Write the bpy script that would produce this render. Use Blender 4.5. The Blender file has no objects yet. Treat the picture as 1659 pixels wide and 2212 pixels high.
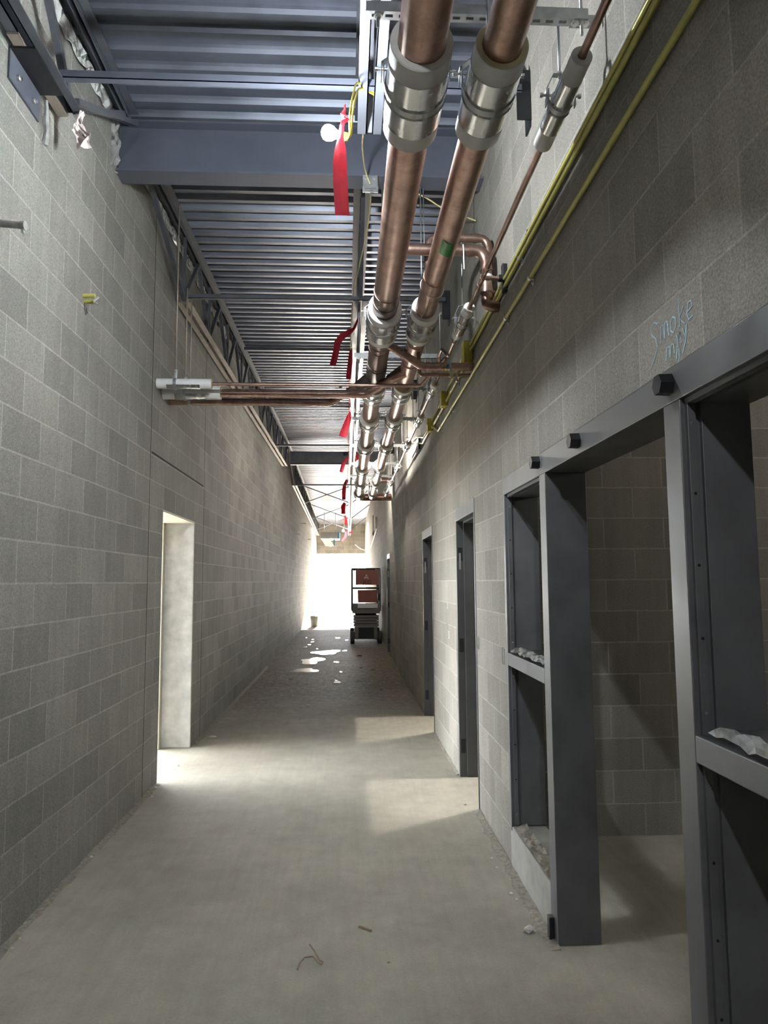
import bpy, bmesh, math, random
from mathutils import Vector, Matrix
random.seed(7)
S = bpy.context.scene
COL = S.collection
PI = math.pi

# ------------------------------------------------------------------ camera
F, YAW, PITCH, ROLL, CH = 1531.4, .0528, .0972, .0066, 1.6248
cam_d = bpy.data.cameras.new('camera')
cam = bpy.data.objects.new('camera', cam_d)
COL.objects.link(cam)
cam_d.sensor_fit = 'VERTICAL'
cam_d.sensor_height = 36.0
cam_d.lens = 36.0 * F / 2212.0
cam_d.clip_start, cam_d.clip_end = .02, 500
cy, sy, cp, sp, cr, sr = math.cos(YAW), math.sin(YAW), math.cos(PITCH), math.sin(PITCH), math.cos(ROLL), math.sin(ROLL)
right = Vector((cy, -sy, 0))
fwd = Vector((sy * cp, cy * cp, sp))
up = Vector((-sy * sp, -cy * sp, cp))
r2 = right * cr - up * sr
u2 = right * sr + up * cr
M = Matrix((r2, u2, -fwd)).transposed().to_4x4()
M.translation = Vector((0, 0, CH))
cam.matrix_world = M
S.camera = cam

# ------------------------------------------------------------------ materials
def new_mat(name):
    m = bpy.data.materials.new(name); m.use_nodes = True
    nt = m.node_tree
    return m, nt, nt.nodes['Principled BSDF']

def nd(nt, typ, **kw):
    n = nt.nodes.new(typ)
    for k, v in kw.items():
        if k in n.bl_rna.properties.keys(): setattr(n, k, v)
        else: n.inputs[k].default_value = v
    return n

def mixc(nt, fac, a, b, mode='MIX'):
    n = nt.nodes.new('ShaderNodeMix'); n.data_type = 'RGBA'; n.blend_type = mode
    for sock, v in ((n.inputs[0], fac), (n.inputs[6], a), (n.inputs[7], b)):
        if hasattr(v, 'is_output') or hasattr(v, 'links'): nt.links.new(v, sock)
        elif isinstance(v, (int, float)): sock.default_value = v
        else: sock.default_value = (*v, 1) if len(v) == 3 else v
    return n.outputs[2]

def ramp(nt, src, a, b, ca=(0, 0, 0), cb=(1, 1, 1)):
    n = nt.nodes.new('ShaderNodeValToRGB')
    n.color_ramp.elements[0].position = a; n.color_ramp.elements[1].position = b
    n.color_ramp.elements[0].color = (*ca, 1); n.color_ramp.elements[1].color = (*cb, 1)
    nt.links.new(src, n.inputs[0])
    return n.outputs[0]

def noise(nt, vec, scale, detail=4, rough=.6):
    n = nd(nt, 'ShaderNodeTexNoise'); n.inputs['Scale'].default_value = scale
    n.inputs['Detail'].default_value = detail; n.inputs['Roughness'].default_value = rough
    if vec is not None: nt.links.new(vec, n.inputs['Vector'])
    return n.outputs['Fac']

def world_pos(nt):
    return nt.nodes.new('ShaderNodeNewGeometry').outputs['Position']

def stretch(nt, vec, s):
    n = nt.nodes.new('ShaderNodeVectorMath'); n.operation = 'MULTIPLY'
    nt.links.new(vec, n.inputs[0]); n.inputs[1].default_value = s
    return n.outputs[0]

def plain(name, col, rough=.5, metal=0.0, var=.12, nscale=14, bump=0.0, bscale=60, spec=.5, obj=True):
    m, nt, b = new_mat(name)
    tc = nt.nodes.new('ShaderNodeTexCoord').outputs['Object']
    n1 = noise(nt, tc, nscale)
    dark = tuple(c * (1 - var) for c in col); lite = tuple(min(1, c * (1 + var)) for c in col)
    nt.links.new(ramp(nt, n1, .3, .7, dark, lite), b.inputs['Base Color'])
    b.inputs['Roughness'].default_value = rough; b.inputs['Metallic'].default_value = metal
    b.inputs['Specular IOR Level'].default_value = spec
    rr = nt.nodes.new('ShaderNodeMapRange'); nt.links.new(n1, rr.inputs[0])
    rr.inputs[1].default_value = .3; rr.inputs[2].default_value = .7
    rr.inputs[3].default_value = max(.02, rough - .08); rr.inputs[4].default_value = min(1, rough + .08)
    nt.links.new(rr.outputs[0], b.inputs['Roughness'])
    if bump:
        bp = nt.nodes.new('ShaderNodeBump'); bp.inputs['Strength'].default_value = bump; bp.inputs['Distance'].default_value = .004
        nt.links.new(noise(nt, tc, bscale, 5), bp.inputs['Height']); nt.links.new(bp.outputs[0], b.inputs['Normal'])
    return m

def emis(name, col, strength):
    m, nt, b = new_mat(name)
    b.inputs['Base Color'].default_value = (*col, 1)
    b.inputs['Emission Color'].default_value = (*col, 1); b.inputs['Emission Strength'].default_value = strength
    return m

def block_mat(name, axis, off, c1, c2, mort, mort_depth=.5):
    """grey concrete masonry, 16 x 8 inch blocks in running bond; axis = horizontal world axis of the wall"""
    m, nt, b = new_mat(name)
    pos = world_pos(nt)
    sep = nt.nodes.new('ShaderNodeSeparateXYZ'); nt.links.new(pos, sep.inputs[0])
    ad = nt.nodes.new('ShaderNodeMath'); ad.operation = 'SUBTRACT'
    nt.links.new(sep.outputs[axis], ad.inputs[0]); ad.inputs[1].default_value = off
    # wobble joints a little
    wob = noise(nt, pos, 7, 2)
    wv = nt.nodes.new('ShaderNodeMath'); wv.operation = 'MULTIPLY_ADD'
    nt.links.new(wob, wv.inputs[0]); wv.inputs[1].default_value = .006; nt.links.new(sep.outputs['Z'], wv.inputs[2])
    sb = nt.nodes.new('ShaderNodeMath'); sb.operation = 'SUBTRACT'; nt.links.new(wv.outputs[0], sb.inputs[0]); sb.inputs[1].default_value = .003
    co = nt.nodes.new('ShaderNodeCombineXYZ'); nt.links.new(ad.outputs[0], co.inputs[0]); nt.links.new(sb.outputs[0], co.inputs[1])
    br = nt.nodes.new('ShaderNodeTexBrick'); nt.links.new(co.outputs[0], br.inputs['Vector'])
    br.offset = .5; br.offset_frequency = 2; br.squash = 1
    br.inputs['Scale'].default_value = 1; br.inputs['Brick Width'].default_value = .4064; br.inputs['Row Height'].default_value = .2032
    br.inputs['Mortar Size'].default_value = .0055; br.inputs['Mortar Smooth'].default_value = .25; br.inputs['Bias'].default_value = 0
    br.inputs['Color1'].default_value = (*c1, 1); br.inputs['Color2'].default_value = (*c2, 1); br.inputs['Mortar'].default_value = (*mort, 1)
    fine = noise(nt, pos, 150, 4, .75)
    big = noise(nt, pos, 1.7, 4, .6)
    streak = noise(nt, stretch(nt, pos, (9, 9, .8)), 1.5, 3, .6)
    c = mixc(nt, .9, br.outputs['Color'], ramp(nt, fine, .32, .68, (.52, .52, .52), (1.30, 1.30, 1.29)), 'MULTIPLY')
    c = mixc(nt, .8, c, ramp(nt, big, .3, .72, (.84, .84, .83), (1.12, 1.11, 1.09)), 'MULTIPLY')
    c = mixc(nt, .7, c, ramp(nt, streak, .3, .7, (.88, .88, .88), (1.08, 1.08, 1.08)), 'MULTIPLY')
    nt.links.new(c, b.inputs['Base Color'])
    b.inputs['Roughness'].default_value = .82; b.inputs['Specular IOR Level'].default_value = .35
    # height: mortar recessed, grain
    h = nt.nodes.new('ShaderNodeMath'); h.operation = 'MULTIPLY_ADD'
    nt.links.new(br.outputs['Fac'], h.inputs[0]); h.inputs[1].default_value = -mort_depth
    nt.links.new(ramp(nt, fine, .2, .8, (0, 0, 0), (.28, .28, .28)), h.inputs[2])
    bp = nt.nodes.new('ShaderNodeBump'); bp.inputs['Strength'].default_value = .55; bp.inputs['Distance'].default_value = .006
    nt.links.new(h.outputs[0], bp.inputs['Height']); nt.links.new(bp.outputs[0], b.inputs['Normal'])
    return m

def floor_mat():
    m, nt, b = new_mat('floor_concrete')
    pos = world_pos(nt)
    sep = nt.nodes.new('ShaderNodeSeparateXYZ'); nt.links.new(pos, sep.inputs[0])
    big = noise(nt, pos, 1.1, 5, .6); mid = noise(nt, pos, 6, 5, .65); fine = noise(nt, pos, 90, 4, .7)
    scr = noise(nt, stretch(nt, pos, (26, 1.6, 1)), 1, 4, .6)
    c = ramp(nt, big, .3, .72, (.30, .282, .236), (.405, .382, .322))
    c = mixc(nt, .7, c, ramp(nt, mid, .3, .7, (.86, .86, .86), (1.12, 1.11, 1.1)), 'MULTIPLY')
    c = mixc(nt, .6, c, ramp(nt, fine, .3, .7, (.82, .82, .82), (1.14, 1.14, 1.14)), 'MULTIPLY')
    c = mixc(nt, .5, c, ramp(nt, scr, .35, .65, (.92, .92, .92), (1.07, 1.07, 1.07)), 'MULTIPLY')
    # damp, scuffed stretch further along the corridor (Y 8.5 .. 30)
    mr = nt.nodes.new('ShaderNodeMapRange'); nt.links.new(sep.outputs['Y'], mr.inputs[0])
    mr.interpolation_type = 'SMOOTHSTEP'
    mr.inputs[1].default_value = 7.0; mr.inputs[2].default_value = 12.0
    blot = noise(nt, stretch(nt, pos, (1.0, .6, 1)), 13, 6, .7)
    bl = ramp(nt, blot, .40, .58)
    wet = nt.nodes.new('ShaderNodeMath'); wet.operation = 'MULTIPLY'; nt.links.new(mr.outputs[0], wet.inputs[0]); nt.links.new(bl, wet.inputs[1])
    dk = mixc(nt, wet.outputs[0], (1, 1, 1), (.62, .58, .52))
    c = mixc(nt, 1.0, c, dk, 'MULTIPLY')
    c = mixc(nt, mr.outputs[0], c, mixc(nt, 1.0, c, (.60, .545, .485), 'MULTIPLY'))
    spk = noise(nt, stretch(nt, pos, (1.0, .7, 1)), 34, 4, .75)
    sp2 = nt.nodes.new('ShaderNodeMath'); sp2.operation = 'MULTIPLY'; nt.links.new(ramp(nt, spk, .60, .70), sp2.inputs[0]); nt.links.new(mr.outputs[0], sp2.inputs[1])
    c = mixc(nt, sp2.outputs[0], c, (.85, .80, .72))
    nt.links.new(c, b.inputs['Base Color'])
    ro = nt.nodes.new('ShaderNodeMapRange'); nt.links.new(wet.outputs[0], ro.inputs[0])
    ro.inputs[3].default_value = .74; ro.inputs[4].default_value = .70
    nt.links.new(ro.outputs[0], b.inputs['Roughness']); sv = nt.nodes.new('ShaderNodeMapRange'); nt.links.new(mr.outputs[0], sv.inputs[0]); sv.inputs[3].default_value = .3; sv.inputs[4].default_value = .05; nt.links.new(sv.outputs[0], b.inputs['Specular IOR Level'])
    hh = nt.nodes.new('ShaderNodeMath'); hh.operation = 'MULTIPLY_ADD'; nt.links.new(blot, hh.inputs[0]); 
    mm = nt.nodes.new('ShaderNodeMath'); mm.operation = 'MULTIPLY'; nt.links.new(mr.outputs[0], mm.inputs[0]); mm.inputs[1].default_value = 2.2
    nt.links.new(mm.outputs[0], hh.inputs[1]); nt.links.new(mid, hh.inputs[2])
    h3 = nt.nodes.new('ShaderNodeMath'); h3.operation = 'MULTIPLY_ADD'; nt.links.new(fine, h3.inputs[0]); h3.inputs[1].default_value = .25; nt.links.new(hh.outputs[0], h3.inputs[2])
    bp = nt.nodes.new('ShaderNodeBump'); bp.inputs['Strength'].default_value = .35; bp.inputs['Distance'].default_value = .012
    nt.links.new(h3.outputs[0], bp.inputs['Height']); nt.links.new(bp.outputs[0], b.inputs['Normal'])
    return m

def copper_mat(name, stain=None, bright=1.0):
    m, nt, b = new_mat(name)
    pos = world_pos(nt)
    n1 = noise(nt, pos, 9, 5, .65); n2 = noise(nt, stretch(nt, pos, (30, 3, 30)), 1.5, 4, .6); n3 = noise(nt, pos, 70, 4, .7)
    c = ramp(nt, n1, .3, .72, (.38 * bright, .245 * bright, .20 * bright), (.68 * bright, .48 * bright, .40 * bright))
    c = mixc(nt, .6, c, ramp(nt, n2, .3, .7, (.75, .72, .70), (1.12, 1.1, 1.08)), 'MULTIPLY')
    c = mixc(nt, .5, c, ramp(nt, n3, .35, .7, (.8, .78, .76), (1.1, 1.1, 1.1)), 'MULTIPLY')
    if stain:
        sep = nt.nodes.new('ShaderNodeSeparateXYZ'); nt.links.new(pos, sep.inputs[0])
        wv = nt.nodes.new('ShaderNodeMath'); wv.operation = 'MULTIPLY_ADD'; nt.links.new(n1, wv.inputs[0]); wv.inputs[1].default_value = .8; nt.links.new(sep.outputs['Y'], wv.inputs[2])
        cr_ = nt.nodes.new('ShaderNodeMapRange'); nt.links.new(wv.outputs[0], cr_.inputs[0]); cr_.inputs[1].default_value = stain[0]; cr_.inputs[2].default_value = stain[-1]
        rp = nt.nodes.new('ShaderNodeValToRGB'); e = rp.color_ramp.elements
        e[0].position = 0; e[0].color = (0, 0, 0, 1); e[1].position = 1; e[1].color = (0, 0, 0, 1)
        for p, v in ((.2, .85), (.38, .9), (.5, .2), (.62, .9), (.85, .8)):
            q = e.new(p); q.color = (v, v, v, 1)
        nt.links.new(cr_.outputs[0], rp.inputs[0])
        c = mixc(nt, rp.outputs[0], c, (.17, .15, .145))
    nt.links.new(c, b.inputs['Base Color'])
    b.inputs['Metallic'].default_value = .92
    rr = nt.nodes.new('ShaderNodeMapRange'); nt.links.new(n1, rr.inputs[0]); rr.inputs[3].default_value = .24; rr.inputs[4].default_value = .48
    nt.links.new(rr.outputs[0], b.inputs['Roughness'])
    return m

MT = dict(
    wallL=block_mat('concrete_block_pale', 'Y', 3.6297, (.285, .277, .254), (.212, .207, .192), (.37, .36, .33)),
    wallR=block_mat('concrete_block_warm', 'Y', 1.7791, (.315, .295, .262), (.235, .222, .20), (.36, .345, .30)),
    wallX=block_mat('concrete_block_cross', 'X', 1.70, (.29, .275, .245), (.215, .205, .185), (.36, .35, .31)),
    floor=floor_mat(),
    deck=plain('deck_steel', (.175, .192, .235), .40, .75, .15, 3, spec=.5),
    joist=plain('joist_primer', (.075, .08, .092), .5, .1, .25, 6),
    raw=plain('bare_angle_steel', (.42, .37, .31), .5, .5, .2, 8),
    beam=plain('beam_primer', (.078, .086, .112), .5, .1, .15, 3),
    black=plain('black_steel', (.02, .021, .024), .45, .3, .3, 20),
    frame_shaded=plain('frame_primer_shaded', (.085, .088, .092), .42, .15, .16, 5),  # frame primer darkened, the shade on the jambs put into the colour
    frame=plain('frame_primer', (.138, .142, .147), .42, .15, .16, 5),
    curb=plain('curb_concrete', (.36, .355, .33), .85, 0, .18, 8, bump=.3),
    jamb=plain('jamb_concrete', (.46, .46, .445), .75, 0, .22, 7, bump=.5, bscale=22),
    lining=plain('lining_timber', (.66, .60, .50), .7, 0, .12, 10),
    copper=copper_mat('copper_tarnished'),
    copper_st=copper_mat('copper_heat_stained', (4.2, 7.1)),
    copper_dk=copper_mat('copper_brown', None, .72),
    copper_blk=plain('copper_blackened', (.13, .115, .105), .4, .8, .3, 12),
    sleeve=plain('sleeve_plastic', (.76, .76, .75), .5, 0, .06, 12),
    foam=plain('sleeve_foam_white', (.82, .81, .78), .75, 0, .06, 30),
    foam_y=plain('sleeve_foam_cream', (.78, .70, .47), .75, 0, .08, 30),
    shield=plain('galvanised_bright', (.72, .73, .74), .22, 1, .08, 25),
    galv=plain('galvanised_dull', (.50, .52, .53), .42, .85, .18, 18),
    bright=plain('zinc_hardware', (.75, .75, .74), .3, .9, .1, 20),
    yellow=plain('yellow_conduit', (.50, .47, .13), .38, .25, .12, 20),
    ybox=plain('yellow_box_paint', (.55, .48, .07), .5, 0, .15, 25),
    ycord=plain('yellow_cord', (.80, .62, .04), .5, 0, .08, 30),
    cordb=plain('pale_cord', (.58, .48, .22), .5, 0, .1, 30),
    red=plain('red_flag', (.82, .12, .17), .45, 0, .12, 18),
    reddk=plain('dark_red_flag', (.45, .02, .045), .5, 0, .12, 18),
    green=plain('green_tape', (.05, .36, .07), .5, 0, .1, 30),
    white=plain('white_plastic', (.78, .78, .77), .5, 0, .05, 20),
    brass=plain('brass', (.72, .52, .18), .28, 1, .1, 30),
    blue=plain('blue_handle', (.10, .30, .58), .5, 0, .1, 30),
    film=plain('dusty_plastic_film', (.50, .50, .48), .28, 0, .25, 20, bump=.5, bscale=40),
    rag=plain('pinkish_film', (.62, .54, .52), .45, 0, .25, 9),
    stub=plain('dirty_pipe', (.34, .34, .32), .6, .3, .25, 20),
    dirt=plain('mortar_droppings', (.265, .245, .205), .95, 0, .35, 40, bump=.6),
    crumb=plain('concrete_crumb', (.52, .50, .46), .9, 0, .25, 60),
    straw=plain('tan_cord', (.24, .18, .12), .8, 0, .2, 40),
    dark=plain('dark_void', (.012, .012, .012), .9, 0, .1, 10),
    bucket=plain('grey_bucket', (.11, .13, .13), .5, 0, .1, 10),
    orange=plain('lift_red', (.26, .085, .06), .45, 0, .1, 6),
    chord=plain('chord_primer', (.115, .125, .15), .45, .2, .15, 6),
    filmd=plain('dusty_film', (.27, .27, .26), .35, 0, .35, 20, bump=.5, bscale=40),
    liftgrey=plain('lift_grey', (.17, .16, .15), .5, .1, .15, 6),
    rubber=plain('tyre_rubber', (.05, .05, .05), .8, 0, .2, 20),
    logo=plain('decal_grey', (.55, .45, .42), .5, 0, .05, 10),
    ink=plain('dark_print', (.04, .04, .04), .6, 0, .05, 10),
    chalk=plain('blue_chalk', (.42, .58, .68), .9, 0, .15, 120),
    chalkw=plain('white_chalk', (.75, .75, .72), .9, 0, .1, 120),
    duct=plain('duct_galvanised', (.40, .41, .40), .5, .5, .12, 6),
    ofloor=plain('sunlit_yard', (.62, .58, .52), .9, 0, .1, 2),
    bulb=emis('lamp_glass', (.90, .96, 1.0), 1.0),
    bulbfill=emis('lamp_glass_fill', (1.0, .93, .84), 560.0),  # glow of the two added fill bulbs over the pipes
    bulbfar=emis('lamp_glass_far', (1, .96, .90), 120.0),
)
for _k in ('red', 'reddk'):
    _nt = MT[_k].node_tree; _b = _nt.nodes['Principled BSDF']; _o = _nt.nodes['Material Output']
    _t = _nt.nodes.new('ShaderNodeBsdfTranslucent'); _t.inputs[0].default_value = (.95, .20, .28, 1) if _k == 'red' else (.60, .04, .08, 1)
    _m = _nt.nodes.new('ShaderNodeMixShader'); _m.inputs[0].default_value = .45
    _nt.links.new(_b.outputs[0], _m.inputs[1]); _nt.links.new(_t.outputs[0], _m.inputs[2]); _nt.links.new(_m.outputs[0], _o.inputs[0])
# standing water
m, nt, b = new_mat('standing_water'); b.inputs['Base Color'].default_value = (.10, .095, .085, 1); b.inputs['Roughness'].default_value = .03
b.inputs['Specular IOR Level'].default_value = .6
_p = world_pos(nt); _bp = nt.nodes.new('ShaderNodeBump'); _bp.inputs['Strength'].default_value = .06; _bp.inputs['Distance'].default_value = .01
nt.links.new(noise(nt, _p, 14, 3), _bp.inputs['Height']); nt.links.new(_bp.outputs[0], b.inputs['Normal'])
MT['water'] = m

# ------------------------------------------------------------------ mesh helpers
ORG = {}
def V(*a): return Vector(a)

class MB:
    def __init__(s): s.b = bmesh.new()
    def poly(s, pts):
        return s.b.faces.new([s.b.verts.new(p) for p in pts])
    def hexa(s, c):                       # 8 corners: bottom 4 ccw, top 4 ccw
        v = [s.b.verts.new(p) for p in c]
        for q in ((3, 2, 1, 0), (4, 5, 6, 7), (0, 1, 5, 4), (1, 2, 6, 5), (2, 3, 7, 6), (3, 0, 4, 7)):
            s.b.faces.new([v[i] for i in q])
        return s
    def box(s, x0, x1, y0, y1, z0, z1, dz=0.0):   # dz: rise from y0 end to y1 end
        x0, x1 = min(x0, x1), max(x0, x1); z0, z1 = min(z0, z1), max(z0, z1)
        return s.hexa([(x0, y0, z0), (x1, y0, z0), (x1, y1, z0 + dz), (x0, y1, z0 + dz),
                       (x0, y0, z1), (x1, y0, z1), (x1, y1, z1 + dz), (x0, y1, z1 + dz)])
    def bar(s, p, q, w, t, up=(0, 0, 1)):        # rectangular bar between points
        p, q = Vector(p), Vector(q); d = (q - p).normalized(); u = Vector(up)
        a = d.cross(u)
        if a.length < 1e-4: a = d.cross(Vector((1, 0, 0)))
        a.normalize(); n = a.cross(d).normalized(); a *= w / 2; n *= t / 2
        return s.hexa([p - a - n, p + a - n, q + a - n, q - a - n, p - a + n, p + a + n, q + a + n, q - a + n])
    def tube(s, path, r, n=14, caps=True, rfun=None):
        path = [Vector(p) for p in path]; rings = []; prev = None
        for i, p in enumerate(path):
            t = (path[min(i + 1, len(path) - 1)] - path[max(i - 1, 0)]).normalized()
            if prev is None:
                a = t.cross(Vector((0, 0, 1)));
                if a.length < 1e-3: a = t.cross(Vector((1, 0, 0)))
            else: a = prev - t * prev.dot(t)
            a.normalize(); prev = a; bb = t.cross(a)
            rr = rfun(i) if rfun else r
            rings.append([s.b.verts.new(p + (a * math.cos(2 * PI * k / n) + bb * math.sin(2 * PI * k / n)) * rr) for k in range(n)])
        for A, B in zip(rings, rings[1:]):
            for k in range(n):
                f = s.b.faces.new((A[k], A[(k + 1) % n], B[(k + 1) % n], B[k])); f.smooth = True
        if caps:
            s.b.faces.new(rings[0][::-1]); s.b.faces.new(rings[-1])
        return s
    def lathe(s, c, axis, prof, n=32, closed=False):   # prof: (along, radius)
        c = Vector(c); ax = Vector(axis).normalized()
        a = ax.cross(Vector((0, 0, 1)))
        if a.length < 1e-3: a = Vector((1, 0, 0))
        a.normalize(); bb = ax.cross(a)
        rings = []
        for (h, r) in prof:
            if r < 1e-6: rings.append([s.b.verts.new(c + ax * h)])
            else: rings.append([s.b.verts.new(c + ax * h + (a * math.cos(2 * PI * k / n) + bb * math.sin(2 * PI * k / n)) * r) for k in range(n)])
        pairs = list(zip(rings, rings[1:]))
        if closed: pairs.append((rings[-1], rings[0]))
        for A, B in pairs:
            for k in range(n):
                if len(A) == 1 and len(B) == 1: continue
                if len(A) == 1: f = s.b.faces.new((A[0], B[(k + 1) % n], B[k]))
                elif len(B) == 1: f = s.b.faces.new((A[k], A[(k + 1) % n], B[0]))
                else: f = s.b.faces.new((A[k], A[(k + 1) % n], B[(k + 1) % n], B[k]))
                f.smooth = True
        return s
    def strip(s, path, y0, y1, t):          # flat strap: path in (x, z), width along Y
        pts = [Vector((p[0], 0, p[1])) for p in path]; L = []
        for i, p in enumerate(pts):
            d = (pts[min(i + 1, len(pts) - 1)] - pts[max(i - 1, 0)]).normalized()
            nrm = Vector((-d.z, 0, d.x)) * t
            L.append([s.b.verts.new((p.x, y0, p.z)), s.b.verts.new((p.x, y1, p.z)), s.b.verts.new((p.x + nrm.x, y1, p.z + nrm.z)), s.b.verts.new((p.x + nrm.x, y0, p.z + nrm.z))])
        for A, B in zip(L, L[1:]):
            for k in range(4): s.b.faces.new((A[k], A[(k + 1) % 4], B[(k + 1) % 4], B[k]))
        s.b.faces.new(L[0]); s.b.faces.new(L[-1][::-1])
        return s
    def ribbon(s, path, widths, side, thick=.0006, twist=None):   # thin tape along path
        pts = [Vector(p) for p in path]; A = []
        for i, p in enumerate(pts):
            d = (pts[min(i + 1, len(pts) - 1)] - pts[max(i - 1, 0)]).normalized()
            sd = Vector(side) if twist is None else Matrix.Rotation(twist[i], 3, d) @ Vector(side)
            sd = (sd - d * sd.dot(d)).normalized(); n = d.cross(sd) * thick
            w = widths[i] / 2
            A.append([s.b.verts.new(p - sd * w), s.b.verts.new(p + n * 6), s.b.verts.new(p + sd * w), s.b.verts.new(p + sd * w + n), s.b.verts.new(p + n * 7), s.b.verts.new(p - sd * w + n)])
        for P, Q in zip(A, A[1:]):
            for k in range(6): s.b.faces.new((P[k], P[(k + 1) % 6], Q[(k + 1) % 6], Q[k]))
        s.b.faces.new(A[0]); s.b.faces.new(A[-1][::-1])
        return s
    def sheet(s, fn, nu, nv, thick):         # thin crumpled sheet fn(u, v) -> point
        top = [[s.b.verts.new(fn(i / nu, j / nv)) for j in range(nv + 1)] for i in range(nu + 1)]
        bot = [[s.b.verts.new(Vector(fn(i / nu, j / nv)) + Vector(thick)) for j in range(nv + 1)] for i in range(nu + 1)]
        for i in range(nu):
            for j in range(nv):
                s.b.faces.new((top[i][j], top[i + 1][j], top[i + 1][j + 1], top[i][j + 1]))
                s.b.faces.new((bot[i][j], bot[i][j + 1], bot[i + 1][j + 1], bot[i + 1][j]))
        for i in range(nu):
            s.b.faces.new((top[i][0], bot[i][0], bot[i + 1][0], top[i + 1][0])); s.b.faces.new((top[i][nv], top[i + 1][nv], bot[i + 1][nv], bot[i][nv]))
        for j in range(nv):
            s.b.faces.new((top[0][j], top[0][j + 1], bot[0][j + 1], bot[0][j])); s.b.faces.new((top[nu][j], bot[nu][j], bot[nu][j + 1], top[nu][j + 1]))
        return s
    def build(s, name, mat, parent=None, bevel=0.0, label=None):
        bmesh.ops.recalc_face_normals(s.b, faces=s.b.faces)
        o_ = ORG[parent] if parent is not None else Vector((0, 0, 0))
        if parent is not None and o_.length > 0:
            bmesh.ops.translate(s.b, verts=s.b.verts, vec=-o_)
        for e in s.b.edges:
            if len(e.link_faces) == 2 and e.calc_face_angle(0) > .62: e.smooth = False
        me = bpy.data.meshes.new(name); s.b.to_mesh(me); s.b.free()
        me.materials.append(MT[mat] if isinstance(mat, str) else mat)
        ob = bpy.data.objects.new(name, me); COL.objects.link(ob)
        ORG[ob] = o_.copy()
        if parent is not None: ob.parent = parent
        if bevel:
            md = ob.modifiers.new('edge', 'BEVEL'); md.width = bevel; md.segments = 2; md.limit_method = 'ANGLE'; md.angle_limit = math.radians(40)
        if label: ob['label'] = label
        return ob

def tag(o, label, cat, group=None, kind=None):
    o['label'] = label; o['category'] = cat
    if group: o['group'] = group
    if kind: o['kind'] = kind
    return o

def thing(name, loc, label, cat, group=None, kind=None):
    o = bpy.data.objects.new(name, None); COL.objects.link(o)
    o.location = loc; o.empty_display_size = .05
    ORG[o] = Vector(loc)
    return tag(o, label, cat, group, kind)

def struct(o): o['kind'] = 'structure'; return o

def sroot(name, loc=(0, 0, 0)):
    o = bpy.data.objects.new(name, None); COL.objects.link(o); o.location = loc; ORG[o] = Vector(loc)
    return struct(o)

def solo(mb, name, mat, loc, label, cat, group=None, bevel=0.0, kind=None):
    """a thing that is one mesh: origin moved to loc"""
    bmesh.ops.translate(mb.b, verts=mb.b.verts, vec=-Vector(loc))
    ob = mb.build(name, mat, None, bevel); ob.location = loc; ORG[ob] = Vector(loc)
    return tag(ob, label, cat, group, kind)

def fillet(pts, R, n=6):
    pts = [Vector(p) for p in pts]; out = [pts[0]]
    for a, c, d in zip(pts, pts[1:], pts[2:]):
        u = (a - c).normalized(); w = (d - c).normalized(); ang = u.angle(w)
        t = R / math.tan(ang / 2); t = min(t, (a - c).length * .49, (d - c).length * .49)
        p0, p1 = c + u * t, c + w * t
        for i in range(n + 1):
            s_ = i / n
            out.append((1 - s_) ** 2 * p0 + 2 * s_ * (1 - s_) * c + s_ * s_ * p1)
    out.append(pts[-1]); return out

XL, XR = -1.5503, .9447        # wall faces
YB, YE = -4.0, 36.8            # corridor ends
def zr(y):                     # underside of the deck ribs
    if y < 4.9: return 4.76
    if y < 17.5: return 4.76 + (y - 4.9) * .021
    return 5.0246 - (y - 17.5) * .0225

# ------------------------------------------------------------------ setting: shell
struct(MB().box(-14, 6, YB - .3, 38, -.2, 0).build('floor', 'floor'))
struct(MB().box(-40, 40, 38, 90, -.2, -.005).build('ground_yard', 'ofloor'))
WT = 5.35
w = MB()
w.box(XL - .29, XL, YB, 6.045, 0, WT); w.box(XL - .29, XL, 7.30, YE, 0, WT); w.box(XL - .29, XL, 6.045, 7.30, 2.237, WT)
wall_left = struct(w.build('wall_left', 'wallL'))
# open mortar joint above the doorway and straight control joints
MB().box(XL - .001, XL + .0015, 5.66, 7.70, 2.652, 2.668).build('open_joint', 'dark', wall_left)
for yc in (5.63, 7.75):
    MB().box(XL - .001, XL + .0012, yc - .004, yc + .004, 0, 4.7).build('control_joint', 'dark', wall_left)
w = MB(); R2 = XR + .192
def wr(y0, y1, z0, z1): w.box(XR, R2, y0, y1, z0, z1)
OPEN = [(1.00, 4.20, 2.235), (5.18, 6.09, 2.235), (7.78, 8.78, 2.235), (15.6, 16.6, 2.235)]
y = YB
for a, c, z in OPEN:
    wr(y, a, 0, WT); wr(a, c, z, WT); y = c
wr(y, YE, 0, WT)
wall_right = struct(w.build('wall_right', 'wallR'))
for yc in (11.9, 16.9):
    MB().box(XR - .0012, XR + .001, yc - .004, yc + .004, 0, 4.7).build('control_joint', 'dark', wall_right)
struct(MB().box(XL, XR, YB - .2, YB, 0, WT).build('wall_back', 'wallX'))
struct(MB().box(XL - .29, R2, YE, YE + .2, 3.05, WT).build('wall_end', 'wallX'))
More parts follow.
